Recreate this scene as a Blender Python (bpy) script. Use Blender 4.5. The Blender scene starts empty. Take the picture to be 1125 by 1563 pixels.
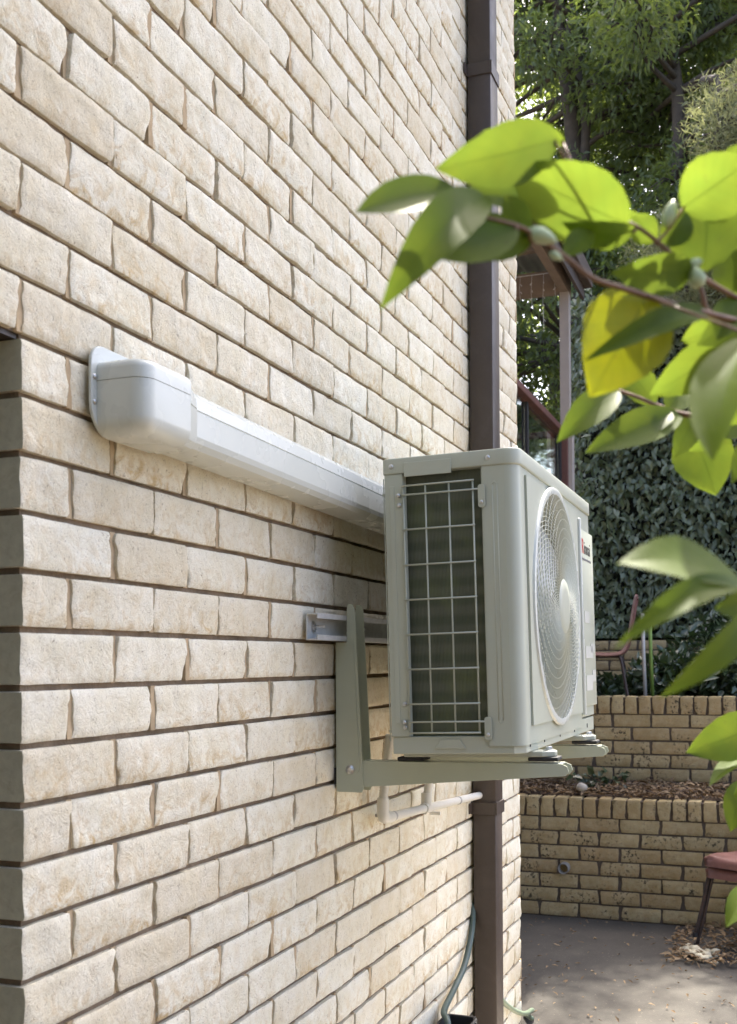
import bpy, bmesh, math, random
import numpy as np
from mathutils import Vector, Matrix, noise

random.seed(7)
RS = np.random.RandomState(11)
scn = bpy.context.scene
COL = scn.collection

# ------------------------------------------------------------------ camera
# world: x runs along the house wall (away from the viewer), y points into the
# wall (wall face at y = 0, outside is -y), z up, patio at z = 0. Metres.
GZ = 1.5
CAM = Vector((-1.336, -1.036, 0.0327 + GZ))
FW = Vector((0.93658451, 0.3503577, 0.0076767))
RT = Vector((0.35040639, -0.93657654, -0.00630416))
UP = Vector((-0.0049811, -0.00859434, 0.99995066))
FPX = 1692.0                                   # focal length for a 1563-high frame
cd = bpy.data.cameras.new('camera')
cam = bpy.data.objects.new('camera', cd)
COL.objects.link(cam)
M = Matrix.Identity(4)
for i in range(3):
    M[i][0], M[i][1], M[i][2], M[i][3] = RT[i], UP[i], -FW[i], CAM[i]
cam.matrix_world = M
cd.sensor_fit = 'VERTICAL'
cd.sensor_height = 36.0
cd.sensor_width = 36.0 * 1125 / 1563
cd.lens = 36.0 * FPX / 1563
cd.shift_y = (1000 - 781.5) / 1563
cd.clip_start = 0.05
cd.clip_end = 600
cd.dof.use_dof = True
cd.dof.focus_distance = 2.9
cd.dof.aperture_fstop = 8.5
scn.camera = cam

# ------------------------------------------------------------------ light
SUN_AZ, SUN_EL = math.radians(4), math.radians(60)       # azimuth from +x towards +y
w = bpy.data.worlds.new('World')
scn.world = w
w.use_nodes = True
nt = w.node_tree
bg = nt.nodes['Background']
sky = nt.nodes.new('ShaderNodeTexSky')
sky.sky_type = 'NISHITA'
sky.sun_disc = False
sky.sun_elevation = SUN_EL
sky.sun_rotation = math.radians(90) - SUN_AZ
sky.air_density = 0.6
sky.dust_density = 4.5
sky.ozone_density = 0.0
nt.links.new(sky.outputs[0], bg.inputs[0])
bg.inputs[1].default_value = 0.15
ld = bpy.data.lights.new('sun', 'SUN')
sun = bpy.data.objects.new('sun', ld)
COL.objects.link(sun)
ld.energy = 3.0
ld.angle = math.radians(0.53)
ld.color = (1.0, 0.93, 0.82)
sdir = Vector((math.cos(SUN_EL) * math.cos(SUN_AZ), math.cos(SUN_EL) * math.sin(SUN_AZ), math.sin(SUN_EL)))
sun.rotation_euler = sdir.to_track_quat('Z', 'Y').to_euler()
sun.location = (6, 0, 14)
scn.view_settings.view_transform = 'Standard'
scn.view_settings.look = 'None'
scn.view_settings.gamma = 1
scn.view_settings.exposure = 2.5
scn.view_settings.use_curve_mapping = False


def at(px, py, Z):
    """a point at depth Z metres on the ray through a photograph pixel"""
    return CAM + (FW + RT * ((px - 562) / FPX) - UP * ((py - 1000) / FPX)) * Z


def to_px(p):
    d = Vector(p) - CAM
    z = d.dot(FW)
    if z < 0.05:
        return None
    return 562 + FPX * d.dot(RT) / z, 1000 - FPX * d.dot(UP) / z, z


# ------------------------------------------------------------------ helpers
def tag(o, label=None, cat=None, group=None, kind=None):
    if label: o['label'] = label
    if cat: o['category'] = cat
    if group: o['group'] = group
    if kind: o['kind'] = kind
    return o


def empty(name, loc=(0, 0, 0), label=None, cat=None, group=None):
    o = bpy.data.objects.new(name, None)
    o.empty_display_size = 0.05
    o.location = loc
    COL.objects.link(o)
    return tag(o, label, cat, group)


def link(name, me, parent=None, loc=None):
    o = bpy.data.objects.new(name, me)
    COL.objects.link(o)
    if parent is not None:
        o.parent = parent
    if loc is not None:
        o.location = loc
    return o


class MB:
    def __init__(s):
        s.v, s.f, s.m = [], [], []

    def add(s, vs, fs, mi=0):
        n = len(s.v)
        s.v += [tuple(v) for v in vs]
        s.f += [tuple(i + n for i in f) for f in fs]
        s.m += [mi] * len(fs)
        return s

    def box(s, x0, x1, y0, y1, z0, z1, mi=0):
        vs = [(x, y, z) for z in (z0, z1) for y in (y0, y1) for x in (x0, x1)]
        return s.add(vs, [(0, 2, 3, 1), (4, 5, 7, 6), (0, 1, 5, 4), (2, 6, 7, 3), (0, 4, 6, 2), (1, 3, 7, 5)], mi)

    def prism(s, poly, axis, a0, a1, mi=0):
        """poly: list of 2D points in the plane of the other two axes (in x,y,z order)"""
        def P(p, a):
            q = list(p); q.insert(axis, a); return tuple(q)
        n = len(poly)
        vs = [P(p, a0) for p in poly] + [P(p, a1) for p in poly]
        fs = [(i, (i + 1) % n, n + (i + 1) % n, n + i) for i in range(n)]
        fs += [tuple(range(n - 1, -1, -1)), tuple(range(n, 2 * n))]
        return s.add(vs, fs, mi)

    def tube(s, pts, r, n=8, caps=True, mi=0):
        pts = [Vector(p) for p in pts]
        rs = r if isinstance(r, (list, tuple)) else [r] * len(pts)
        vs, fs = [], []
        prev = None
        for i, p in enumerate(pts):
            t = (pts[min(i + 1, len(pts) - 1)] - pts[max(i - 1, 0)]).normalized()
            if prev is None:
                a = Vector((0, 0, 1)) if abs(t.z) < .9 else Vector((1, 0, 0))
                u = t.cross(a).normalized()
            else:
                u = (prev - t * prev.dot(t)).normalized()
            prev = u
            b = t.cross(u)
            for k in range(n):
                a = 2 * math.pi * k / n
                vs.append(p + (u * math.cos(a) + b * math.sin(a)) * rs[i])
        for i in range(len(pts) - 1):
            for k in range(n):
                k2 = (k + 1) % n
                fs.append((i * n + k, i * n + k2, (i + 1) * n + k2, (i + 1) * n + k))
        if caps:
            fs.append(tuple(range(n - 1, -1, -1)))
            fs.append(tuple(range((len(pts) - 1) * n, len(pts) * n)))
        return s.add(vs, fs, mi)

    def lathe(s, prof, c, axis, n=32, mi=0):
        """prof: (radius, along) pairs; axis 0/1/2; c centre"""
        vs, fs = [], []
        for r, a in prof:
            for k in range(n):
                t = 2 * math.pi * k / n
                q = [r * math.cos(t), r * math.sin(t)]
                q.insert(axis, a)
                vs.append((q[0] + c[0], q[1] + c[1], q[2] + c[2]))
        for i in range(len(prof) - 1):
            for k in range(n):
                k2 = (k + 1) % n
                fs.append((i * n + k, i * n + k2, (i + 1) * n + k2, (i + 1) * n + k))
        if prof[0][0] > 1e-6: pass
        return s.add(vs, fs, mi)

    def disc(s, c, r, axis, n=24, mi=0):
        vs = []
        for k in range(n):
            t = 2 * math.pi * k / n
            q = [r * math.cos(t), r * math.sin(t)]
            q.insert(axis, 0)
            vs.append((q[0] + c[0], q[1] + c[1], q[2] + c[2]))
        return s.add(vs, [tuple(range(n))], mi)

    def mesh(s, name, mats, bevel=0, seg=2, smooth=False, auto=None):
        me = bpy.data.meshes.new(name)
        me.from_pydata(s.v, [], s.f)
        if not isinstance(mats, (list, tuple)):
            mats = [mats]
        for m in mats:
            me.materials.append(m)
        me.polygons.foreach_set('material_index', s.m)
        bm = bmesh.new()
        bm.from_mesh(me)
        if bevel:
            bmesh.ops.remove_doubles(bm, verts=bm.verts, dist=1e-6)
        bmesh.ops.recalc_face_normals(bm, faces=bm.faces)
        if bevel:
            es = [e for e in bm.edges if len(e.link_faces) == 2 and e.calc_face_angle(0) > 0.5]
            bmesh.ops.bevel(bm, geom=es, offset=bevel, segments=seg, affect='EDGES', profile=0.5, clamp_overlap=True)
        bm.to_mesh(me)
        bm.free()
        if smooth:
            me.polygons.foreach_set('use_smooth', [True] * len(me.polygons))
            if auto:
                me.set_sharp_from_angle(angle=auto)
        me.update()
        return me

    def build(s, name, mats, parent=None, **k):
        return link(name, s.mesh(name, mats, **k), parent)


# ------------------------------------------------------------------ materials
def nodes(name):
    m = bpy.data.materials.new(name)
    m.use_nodes = True
    t = m.node_tree
    return m, t, t.nodes['Principled BSDF']


def N(t, typ, **kw):
    n = t.nodes.new(typ)
    for k, v in kw.items():
        if k.startswith('i_'):
            key = k[2:]
            n.inputs[int(key) if key.isdigit() else key].default_value = v
        else:
            setattr(n, k, v)
    return n


def ramp(t, src, stops):
    r = N(t, 'ShaderNodeValToRGB')
    el = r.color_ramp.elements
    while len(el) < len(stops):
        el.new(0.5)
    for e, (p, c) in zip(el, stops):
        e.position = p
        e.color = (c, c, c, 1) if isinstance(c, (int, float)) else (*c, 1)
    t.links.new(src, r.inputs[0])
    return r.outputs[0]


def mixc(t, fac, a, b, mode='MIX'):
    n = N(t, 'ShaderNodeMix', data_type='RGBA', blend_type=mode)
    for i, v in ((0, fac), (6, a), (7, b)):
        if isinstance(v, bpy.types.NodeSocket):
            t.links.new(v, n.inputs[i])
        elif isinstance(v, (int, float)):
            n.inputs[i].default_value = v
        else:
            n.inputs[i].default_value = (*v, 1)
    return n.outputs[2]


def math_(t, op, a, b=0.0):
    n = N(t, 'ShaderNodeMath', operation=op)
    for i, v in ((0, a), (1, b)):
        if isinstance(v, bpy.types.NodeSocket):
            t.links.new(v, n.inputs[i])
        else:
            n.inputs[i].default_value = v
    return n.outputs[0]


def noise_(t, vec, scale, detail=4, rough=.55, dist=0):
    n = N(t, 'ShaderNodeTexNoise')
    n.inputs['Scale'].default_value = scale
    n.inputs['Detail'].default_value = detail
    n.inputs['Roughness'].default_value = rough
    n.inputs['Distortion'].default_value = dist
    t.links.new(vec, n.inputs['Vector'])
    return n.outputs[0]


def bump_(t, h, strength, dist, prev=None):
    b = N(t, 'ShaderNodeBump')
    b.inputs['Strength'].default_value = strength
    b.inputs['Distance'].default_value = dist
    t.links.new(h, b.inputs['Height'])
    if prev is not None:
        t.links.new(prev, b.inputs['Normal'])
    return b.outputs[0]


def brick_mat(name, individual, ca, cb, stain, speck, stain_amt=1.0, lichen=0.0, rough=.92, bump=.55):
    m, t, p = nodes(name)
    tc = N(t, 'ShaderNodeTexCoord')
    if individual:
        oi = N(t, 'ShaderNodeObjectInfo')
        rnd = oi.outputs['Random']
    else:
        at_ = N(t, 'ShaderNodeAttribute', attribute_name='rnd')
        rnd = at_.outputs['Fac']
    off = N(t, 'ShaderNodeCombineXYZ')
    for i, k in enumerate((37.0, 91.0, 53.0)):
        t.links.new(math_(t, 'MULTIPLY', rnd, k), off.inputs[i])
    add = N(t, 'ShaderNodeVectorMath', operation='ADD')
    t.links.new(tc.outputs['Object'], add.inputs[0])
    t.links.new(off.outputs[0], add.inputs[1])
    v = add.outputs[0]
    sep = N(t, 'ShaderNodeSeparateXYZ')
    t.links.new(tc.outputs['UV'], sep.inputs[0])
    r2 = math_(t, 'FRACT', math_(t, 'MULTIPLY', rnd, 17.31))
    base = mixc(t, ramp(t, noise_(t, v, 14, 5, .6), [(.35, 0), (.68, 1)]), ca, cb)
    base = mixc(t, math_(t, 'MULTIPLY', math_(t, 'POWER', r2, 2.0), .30), base, tuple(c * .86 for c in stain))
    # iron stains, heavier low on the brick and differing from brick to brick
    low = math_(t, 'SUBTRACT', 1.0, sep.outputs[1])
    sn = ramp(t, noise_(t, v, 26, 6, .68, 1.2), [(.45, 0), (.68, 1)])
    sm = math_(t, 'MULTIPLY', sn, math_(t, 'ADD', math_(t, 'MULTIPLY', low, .95), .12))
    sm = math_(t, 'MULTIPLY', sm, math_(t, 'ADD', math_(t, 'MULTIPLY', rnd, .9), .35))
    base = mixc(t, math_(t, 'MULTIPLY', sm, stain_amt), base, stain)
    sp = ramp(t, noise_(t, v, 190, 3, .6, 1.4), [(.62, 0), (.69, 1)])
    base = mixc(t, math_(t, 'MULTIPLY', sp, .62), base, speck)
    mp = N(t, 'ShaderNodeMapping')
    mp.inputs['Scale'].default_value = (1, 1, .28)
    t.links.new(v, mp.inputs[0])
    ck = ramp(t, noise_(t, mp.outputs[0], 130, 3, .6, 2.5), [(.645, 0), (.70, 1)])
    base = mixc(t, math_(t, 'MULTIPLY', ck, .62), base, speck)
    gr = ramp(t, noise_(t, v, 420, 2, .7), [(.3, .93), (.7, 1.08)])
    base = mixc(t, 1.0, base, gr, 'MULTIPLY')
    if lichen:
        lm = ramp(t, noise_(t, v, 46, 5, .7), [(.53, 0), (.60, 1)])
        lz = ramp(t, noise_(t, v, 7, 2, .5), [(.48, 0), (.62, 1)])
        base = mixc(t, math_(t, 'MULTIPLY', math_(t, 'MULTIPLY', lm, lz), lichen), base, (.035, .032, .028))
    t.links.new(base, p.inputs['Base Color'])
    p.inputs['Roughness'].default_value = rough
    p.inputs['Specular IOR Level'].default_value = .2
    b1 = bump_(t, noise_(t, v, 40, 8, .74, 1.6), bump * 1.25, .010)
    b2 = bump_(t, noise_(t, v, 260, 4, .7), bump * 1.2, .0018, b1)
    b3 = bump_(t, math_(t, 'MAXIMUM', sp, ck), -.7, .003, b2)
    t.links.new(b3, p.inputs['Normal'])
    return m


def plain(name, col, rough=.6, metal=0, var=.06, vscale=6, bump=0, bscale=80, bdist=.001, spec=.5, coat=0, dirt=None, dirt_amt=0, dscale=5):
    m, t, p = nodes(name)
    tc = N(t, 'ShaderNodeTexCoord')
    v = tc.outputs['Object']
    c = mixc(t, ramp(t, noise_(t, v, vscale, 4, .6), [(.3, 0), (.7, 1)]), tuple(x * (1 - var) for x in col), tuple(min(1, x * (1 + var)) for x in col))
    if dirt:
        c = mixc(t, math_(t, 'MULTIPLY', ramp(t, noise_(t, v, dscale, 6, .7, .5), [(.48, 0), (.7, 1)]), dirt_amt), c, dirt)
    t.links.new(c, p.inputs['Base Color'])
    rr = ramp(t, noise_(t, v, vscale * 3, 3, .6), [(.3, max(0, rough - .06)), (.7, min(1, rough + .06))])
    t.links.new(rr, p.inputs['Roughness'])
    p.inputs['Metallic'].default_value = metal
    p.inputs['Specular IOR Level'].default_value = spec
    p.inputs['Coat Weight'].default_value = coat
    if bump:
        t.links.new(bump_(t, noise_(t, v, bscale, 5, .65), bump, bdist), p.inputs['Normal'])
    return m


def leaf_mat(name, ca, cb, tr, tmix=.5, rough=.4, spec=.5, attr=True, veins=False):
    m, t, p = nodes(name)
    out = t.nodes['Material Output']
    if attr:
        a = N(t, 'ShaderNodeAttribute', attribute_name='rnd')
        f = a.outputs['Fac']
    else:
        f = N(t, 'ShaderNodeObjectInfo').outputs['Random']
    c = mixc(t, f, ca, cb)
    trc = mixc(t, f, tr, tuple(x * .8 for x in tr))
    if veins:
        tc = N(t, 'ShaderNodeTexCoord')
        sp = N(t, 'ShaderNodeSeparateXYZ')
        t.links.new(tc.outputs['UV'], sp.inputs[0])
        q = math_(t, 'ABSOLUTE', math_(t, 'SUBTRACT', sp.outputs[0], .5))
        mid = ramp(t, q, [(.0, 1), (.03, 0)])
        h = math_(t, 'SUBTRACT', sp.outputs[1], math_(t, 'MULTIPLY', q, .55))
        wv = math_(t, 'ABSOLUTE', math_(t, 'SUBTRACT', math_(t, 'FRACT', math_(t, 'MULTIPLY', h, 8.0)), .5))
        side = ramp(t, wv, [(.0, .5), (.07, 0)])
        vm = math_(t, 'MAXIMUM', mid, side)
        mot = noise_(t, tc.outputs['Object'], 38, 4, .6)
        c = mixc(t, math_(t, 'MULTIPLY', vm, .35), c, tuple(x * 1.7 for x in cb))
        trc = mixc(t, ramp(t, mot, [(.35, 0), (.7, .45)]), trc, tuple(x * k for x, k in zip(tr, (1.25, 1.02, .8))))
        trc = mixc(t, math_(t, 'MULTIPLY', vm, .75), trc, tuple(x * .45 for x in tr))
        sp2 = ramp(t, noise_(t, tc.outputs['Object'], 150, 3, .6), [(.66, 0), (.72, .7)])
        trc = mixc(t, sp2, trc, (tr[0] * .7, tr[1] * .45, tr[2]))
        pat = ramp(t, noise_(t, tc.outputs['Object'], 14, 3, .6), [(.35, .8), (.65, 1.12)])
        trc = mixc(t, 1.0, trc, pat, 'MULTIPLY')
        bn = bump_(t, math_(t, 'ADD', math_(t, 'MULTIPLY', vm, -.6), mot), .25, .0012)
        t.links.new(bn, p.inputs['Normal'])
    t.links.new(c, p.inputs['Base Color'])
    p.inputs['Roughness'].default_value = rough
    p.inputs['Specular IOR Level'].default_value = spec
    tl = N(t, 'ShaderNodeBsdfTranslucent')
    t.links.new(trc, tl.inputs[0])
    mx = N(t, 'ShaderNodeMixShader')
    mx.inputs[0].default_value = tmix
    t.links.new(p.outputs[0], mx.inputs[1])
    t.links.new(tl.outputs[0], mx.inputs[2])
    t.links.new(mx.outputs[0], out.inputs['Surface'])
    return m


CREAM = dict(ca=(.74, .695, .55), cb=(.83, .805, .695), stain=(.56, .425, .235), speck=(.20, .14, .085))
M_brick = brick_mat('cream_brick', True, **CREAM)
M_brickf = brick_mat('cream_brick_field', False, **CREAM)
M_cut = plain('cut_brick_end', (.52, .49, .35), .9, var=.14, vscale=26, bump=.5, bscale=160, dirt=(.30, .24, .15), dirt_amt=.35, dscale=30)
M_mortar = plain('brown_mortar', (.225, .170, .120), .95, var=.32, vscale=16, bump=1.0, bscale=120, bdist=.004, spec=.1)
M_perp = plain('tan_mortar', (.40, .31, .20), .95, var=.2, vscale=25, bump=.7, bscale=140, bdist=.002, spec=.1)
TAN = dict(ca=(.40, .31, .155), cb=(.50, .41, .235), stain=(.36, .22, .10), speck=(.09, .065, .04))
M_gbrick = brick_mat('garden_brick', True, stain_amt=.7, lichen=.85, **TAN)
M_gbrickf = brick_mat('garden_brick_field', False, stain_amt=.7, lichen=.85, **TAN)
M_gmortar = plain('dark_mortar', (.12, .098, .078), .95, var=.25, vscale=14, bump=.8, bscale=120, bdist=.003, spec=.1)
M_white = plain('cream_powder_coat', (.405, .43, .355), .42, var=.03, vscale=3, bump=.12, bscale=900, bdist=.0003, dirt=(.40, .38, .29), dirt_amt=.30, dscale=5)
M_duct = plain('white_pvc_duct', (.55, .575, .535), .27, var=.02, vscale=3, dirt=(.47, .47, .42), dirt_amt=.12, dscale=7)
M_galv = plain('galvanised_steel', (.60, .61, .60), .5, metal=.25, var=.12, vscale=30)
M_zinc = plain('zinc_screw', (.55, .56, .56), .35, metal=.9, var=.1, vscale=90)
M_brkt = plain('beige_bracket_paint', (.43, .46, .36), .42, var=.025, vscale=4, bump=.15, bscale=700, bdist=.0003, dirt=(.36, .36, .29), dirt_amt=.15, dscale=9)
M_brown = plain('brown_colour_steel', (.050, .037, .030), .48, var=.08, vscale=5, dirt=(.10, .085, .075), dirt_amt=.25, dscale=14)
M_black = plain('black_rubber', (.018, .018, .019), .7, var=.15, vscale=40)
M_pvc = plain('white_pvc_pipe', (.62, .61, .56), .38, var=.03, vscale=12, dirt=(.55, .50, .42), dirt_amt=.2, dscale=18)
M_hose = plain('green_hose', (.055, .085, .075), .45, var=.1, vscale=20)
M_hose2 = plain('pale_green_hose', (.17, .22, .15), .42, var=.1, vscale=20)
M_darkint = plain('dark_interior', (.02, .022, .02), .9)


def coil_mat():
    m, t, p = nodes('coil_fins')
    tc = N(t, 'ShaderNodeTexCoord')
    sp = N(t, 'ShaderNodeSeparateXYZ')
    t.links.new(tc.outputs['Object'], sp.inputs[0])
    wv = N(t, 'ShaderNodeTexWave', wave_type='BANDS', bands_direction='Z')
    wv.inputs['Scale'].default_value = 7.2
    wv.inputs['Distortion'].default_value = .6
    t.links.new(tc.outputs['Object'], wv.inputs['Vector'])
    band = ramp(t, wv.outputs[0], [(.15, 0), (.85, 1)])
    c = mixc(t, math_(t, 'MULTIPLY', band, .6), (.070, .082, .050), (.120, .125, .088))
    n = noise_(t, tc.outputs['Object'], 9, 4, .6)
    c = mixc(t, ramp(t, n, [(.5, 0), (.75, .6)]), c, (.125, .150, .050))
    t.links.new(c, p.inputs['Base Color'])
    p.inputs['Roughness'].default_value = .55
    p.inputs['Metallic'].default_value = .2
    w2 = N(t, 'ShaderNodeTexWave', wave_type='BANDS', bands_direction='Y')
    w2.inputs['Scale'].default_value = 95
    t.links.new(tc.outputs['Object'], w2.inputs['Vector'])
    t.links.new(bump_(t, w2.outputs[0], .5, .002), p.inputs['Normal'])
    return m


M_coil = coil_mat()


# ================================================================== STRUCTURE
# ------------------------------------------------------------------ bricks
BH = 0.086


def brick_geo(L, H, seed, nx, nz, depth=.03, bulge=.0040, flat_left=0.0, wob=.0030, rough=.0030):
    """rock-faced brick: front towards -y, wavy chipped arrises, sides running back.
    flat_left > 0: the left end is sawn flat and runs back that far."""
    rnd = random.Random(seed)
    o = Vector((rnd.uniform(0, 99), rnd.uniform(0, 99), rnd.uniform(0, 99)))
    wl, wr = rnd.choice((0, 0, .003, .006)) * rnd.choice((-1, 1)), rnd.choice((0, 0, .003, .006)) * rnd.choice((-1, 1))
    cl, cr = rnd.uniform(-.9, .9), rnd.uniform(-.9, .9)
    tilt, tilt2 = rnd.uniform(-.0025, .0025), rnd.uniform(-.002, .002)
    vs, fs, uv = [], [], []
    ss = [math.sin(math.pi / 2 * (2 * i / nx - 1)) * .35 + (2 * i / nx - 1) * .65 for i in range(nx + 1)]
    tt = [math.sin(math.pi / 2 * (2 * j / nz - 1)) * .35 + (2 * j / nz - 1) * .65 for j in range(nz + 1)]
    for t in tt:
        for s in ss:
            x, z = s * L / 2, t * H / 2
            ex = noise.fractal(Vector((s * .6, z * 38, 0)) + o, 1, 2, 3) * wob * 2.2
            ez = noise.fractal(Vector((x * 26, t, 3)) + o, 1, 2, 3) * wob * .22
            px = x - (abs(s) ** 8) * (math.copysign(1, s) * wob * 1.0) + (abs(s) ** 4) * ex
            # spalled ends: a wedge or a bite out of the arris
            if s > 0: px -= (abs(s) ** 10) * max(0, wr * (t - .1) * 1.2 + .002 * math.exp(-((t - cr) / .3) ** 2))
            else: px += (abs(s) ** 10) * max(0, wl * (t + .1) * 1.2 + .002 * math.exp(-((t - cl) / .3) ** 2))
            if flat_left and s < 0:
                px = x + 0.0
            pz = z + (abs(t) ** 3) * ez - (abs(s) ** 18) * (abs(t) ** 6) * math.copysign(.0010, t)
            es = abs(s) ** (L / H * 22.0)
            et = abs(t) ** 26.0
            prof = (1 - es * .4) * (1 - et * .6)
            n1 = noise.fractal(Vector((x * 13, z * 17, 7)) + o, 1, 2, 4)
            n2 = noise.ridged_multi_fractal(Vector((x * 24, z * 30, 1)) + o, 1, 2, 3, 1, 2) - 1.0
            py = .004 - bulge * prof - rough * n1 * .9 - rough * .55 * n2 * prof + tilt * s + tilt2 * t
            vs.append((px, py, pz))
            uv.append(((s + 1) / 2, (t + 1) / 2))
    W = nx + 1
    for j in range(nz):
        for i in range(nx):
            a = j * W + i
            fs.append((a, a + 1, a + W + 1, a + W))
    mi = [0] * len(fs)
    loop = [i for i in range(W)] + [j * W + nx for j in range(1, nz + 1)] + [nz * W + i for i in range(nx - 1, -1, -1)] + [j * W for j in range(nz - 1, 0, -1)]
    n0 = len(vs)
    for k in loop:
        x, y, z = vs[k]
        left = flat_left and x < -L / 2 + 1e-5
        vs.append((x, flat_left if flat_left else depth, z))
        uv.append(uv[k])
    for q in range(len(loop)):
        q2 = (q + 1) % len(loop)
        a, b = loop[q], loop[q2]
        fs.append((b, a, n0 + q, n0 + q2))
        lft = flat_left and vs[a][0] < -L / 2 + 1e-5 and vs[b][0] < -L / 2 + 1e-5
        mi.append(1 if lft else 0)
    return vs, fs, uv, mi


def geo_mesh(name, geo, mats):
    vs, fs, uv, mi = geo
    me = bpy.data.meshes.new(name)
    me.from_pydata(vs, [], fs)
    for m in mats:
        me.materials.append(m)
    me.polygons.foreach_set('material_index', mi)
    ul = me.uv_layers.new(name='UVMap')
    li = np.zeros(len(me.loops), dtype=np.int32)
    me.loops.foreach_get('vertex_index', li)
    ul.data.foreach_set('uv', np.array(uv, dtype=np.float32)[li].ravel())
    nfront = len(fs)
    me.polygons.foreach_set('use_smooth', [True] * nfront)
    me.set_sharp_from_angle(angle=math.radians(55))
    me.update()
    return me


class Field:
    """many bricks too small or too far out of view to pick apart: one joined part"""
    def __init__(s):
        s.v, s.f, s.uv, s.r, s.m, s.n = [], [], [], [], [], 0

    def add(s, geo, mat4):
        vs, fs, uv, mi = geo
        A = np.array(vs) @ np.array(mat4.to_3x3()).T + np.array(mat4.translation)
        s.v.append(A)
        s.f += [tuple(i + s.n for i in f) for f in fs]
        s.uv.append(np.array(uv))
        s.r.append(np.full(len(vs), random.random()))
        s.m += mi
        s.n += len(vs)

    def build(s, name, mats, parent):
        if not s.n:
            return None
        me = geo_mesh(name, (np.concatenate(s.v).tolist(), s.f, np.concatenate(s.uv), s.m), mats)
        a = me.attributes.new('rnd', 'FLOAT', 'POINT')
        a.data.foreach_set('value', np.concatenate(s.r).astype(np.float32))
        o = link(name, me, parent)
        o['kind'] = 'stuff'
        return o


BL, BHH, HL = .2365, .0765, .1155
stretch_geo = [brick_geo(BL, BHH, 100 + i, 26, 9) for i in range(16)]
head_geo = [brick_geo(HL, BHH, 200 + i, 14, 9) for i in range(8)]
cstretch_geo = [brick_geo(BL, BHH, 300 + i, 26, 9, flat_left=.1) for i in range(6)]
chead_geo = [brick_geo(HL, BHH, 400 + i, 14, 9, flat_left=.1) for i in range(6)]
low_s = [brick_geo(BL, BHH, 500 + i, 12, 5) for i in range(8)]
low_h = [brick_geo(HL, BHH, 600 + i, 7, 5) for i in range(6)]
ms = [geo_mesh('brick', g, [M_brick, M_cut]) for g in stretch_geo]
mh = [geo_mesh('brick', g, [M_brick, M_cut]) for g in head_geo]
mcs = [geo_mesh('brick', g, [M_brick, M_cut]) for g in cstretch_geo]
mch = [geo_mesh('brick', g, [M_brick, M_cut]) for g in chead_geo]

house = empty('brick_house', (1.0, 3.0, 0), 'cream rock-faced brick house wall with brown raked joints carrying the outdoor unit', 'house')
XE, XL, WT = 3.24, -1.6, 0.0115     # far end, near end, depth of the raked joint
ZT = GZ + BH * 42
OPZ0, OPZ1 = GZ - 12 * BH, GZ + 6 * BH
# mortar core with the window opening
mb = MB()
mb.box(0.006, XE - .012, WT, .24, 0.0, ZT)
mb.box(-1.2, 0.006, WT, .24, OPZ1 + .004, ZT)
mb.box(-1.2, 0.006, WT, .24, 0.0, OPZ0)
mb.box(XL, -1.2, WT, .24, 0.0, ZT)
wall = mb.build('wall', M_mortar, house)
wall.location = (-1.0, -3.0, 0)
# other sides of the house
mb = MB()
mb.box(XE - .24, XE - .012, .2401, 5.6, 0, ZT)
mb.box(XL, XE - .2401, 5.4, 5.6, 0, ZT)
mb.box(XL, XL + .2, .2401, 5.39, 0, ZT)
o = mb.build('rear_wall', M_mortar, house); o.location = (-1.0, -3.0, 0)
mb = MB()
mb.box(XL - .3, XE + .32, -.34, 6.0, ZT + .03, ZT + .2)
mb.prism([(-.34, ZT + .201), (6.0, ZT + .201), (2.8, ZT + 1.5)], 0, XL - .3, XE + .32)
o = mb.build('roof', plain('grey_roof', (.16, .13, .12), .8), house); o.location = (-1.0, -3.0, 0)
# window in the opening
mb = MB()
for a in ((-1.2, -1.14, OPZ0, OPZ1), (-.06, .0, OPZ0, OPZ1)):
    mb.box(a[0], a[1], .1, .16, a[2], a[3])
mb.box(-1.139, -.061, .1, .16, OPZ1 - .05, OPZ1 + .002)
mb.box(-1.139, -.061, .1, .16, OPZ0, OPZ0 + .06)
win = mb.build('window', M_brown, house, bevel=.003); win.location = (-1.0, -3.0, 0)
mb = MB(); mb.box(-1.14, -.06, .125, .131, OPZ0 + .06, OPZ1 - .05)
mg, tg, pg = nodes('window_glass')
pg.inputs['Base Color'].default_value = (.02, .025, .03, 1); pg.inputs['Roughness'].default_value = .05
mb.build('pane', mg, win)
# steel lintel over the opening
mb = MB(); mb.box(-1.3, .004, .014, .1, OPZ1 - .004, OPZ1 + .0035)
o = mb.build('lintel', M_brown, house); o.location = (-1.0, -3.0, 0)

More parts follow.
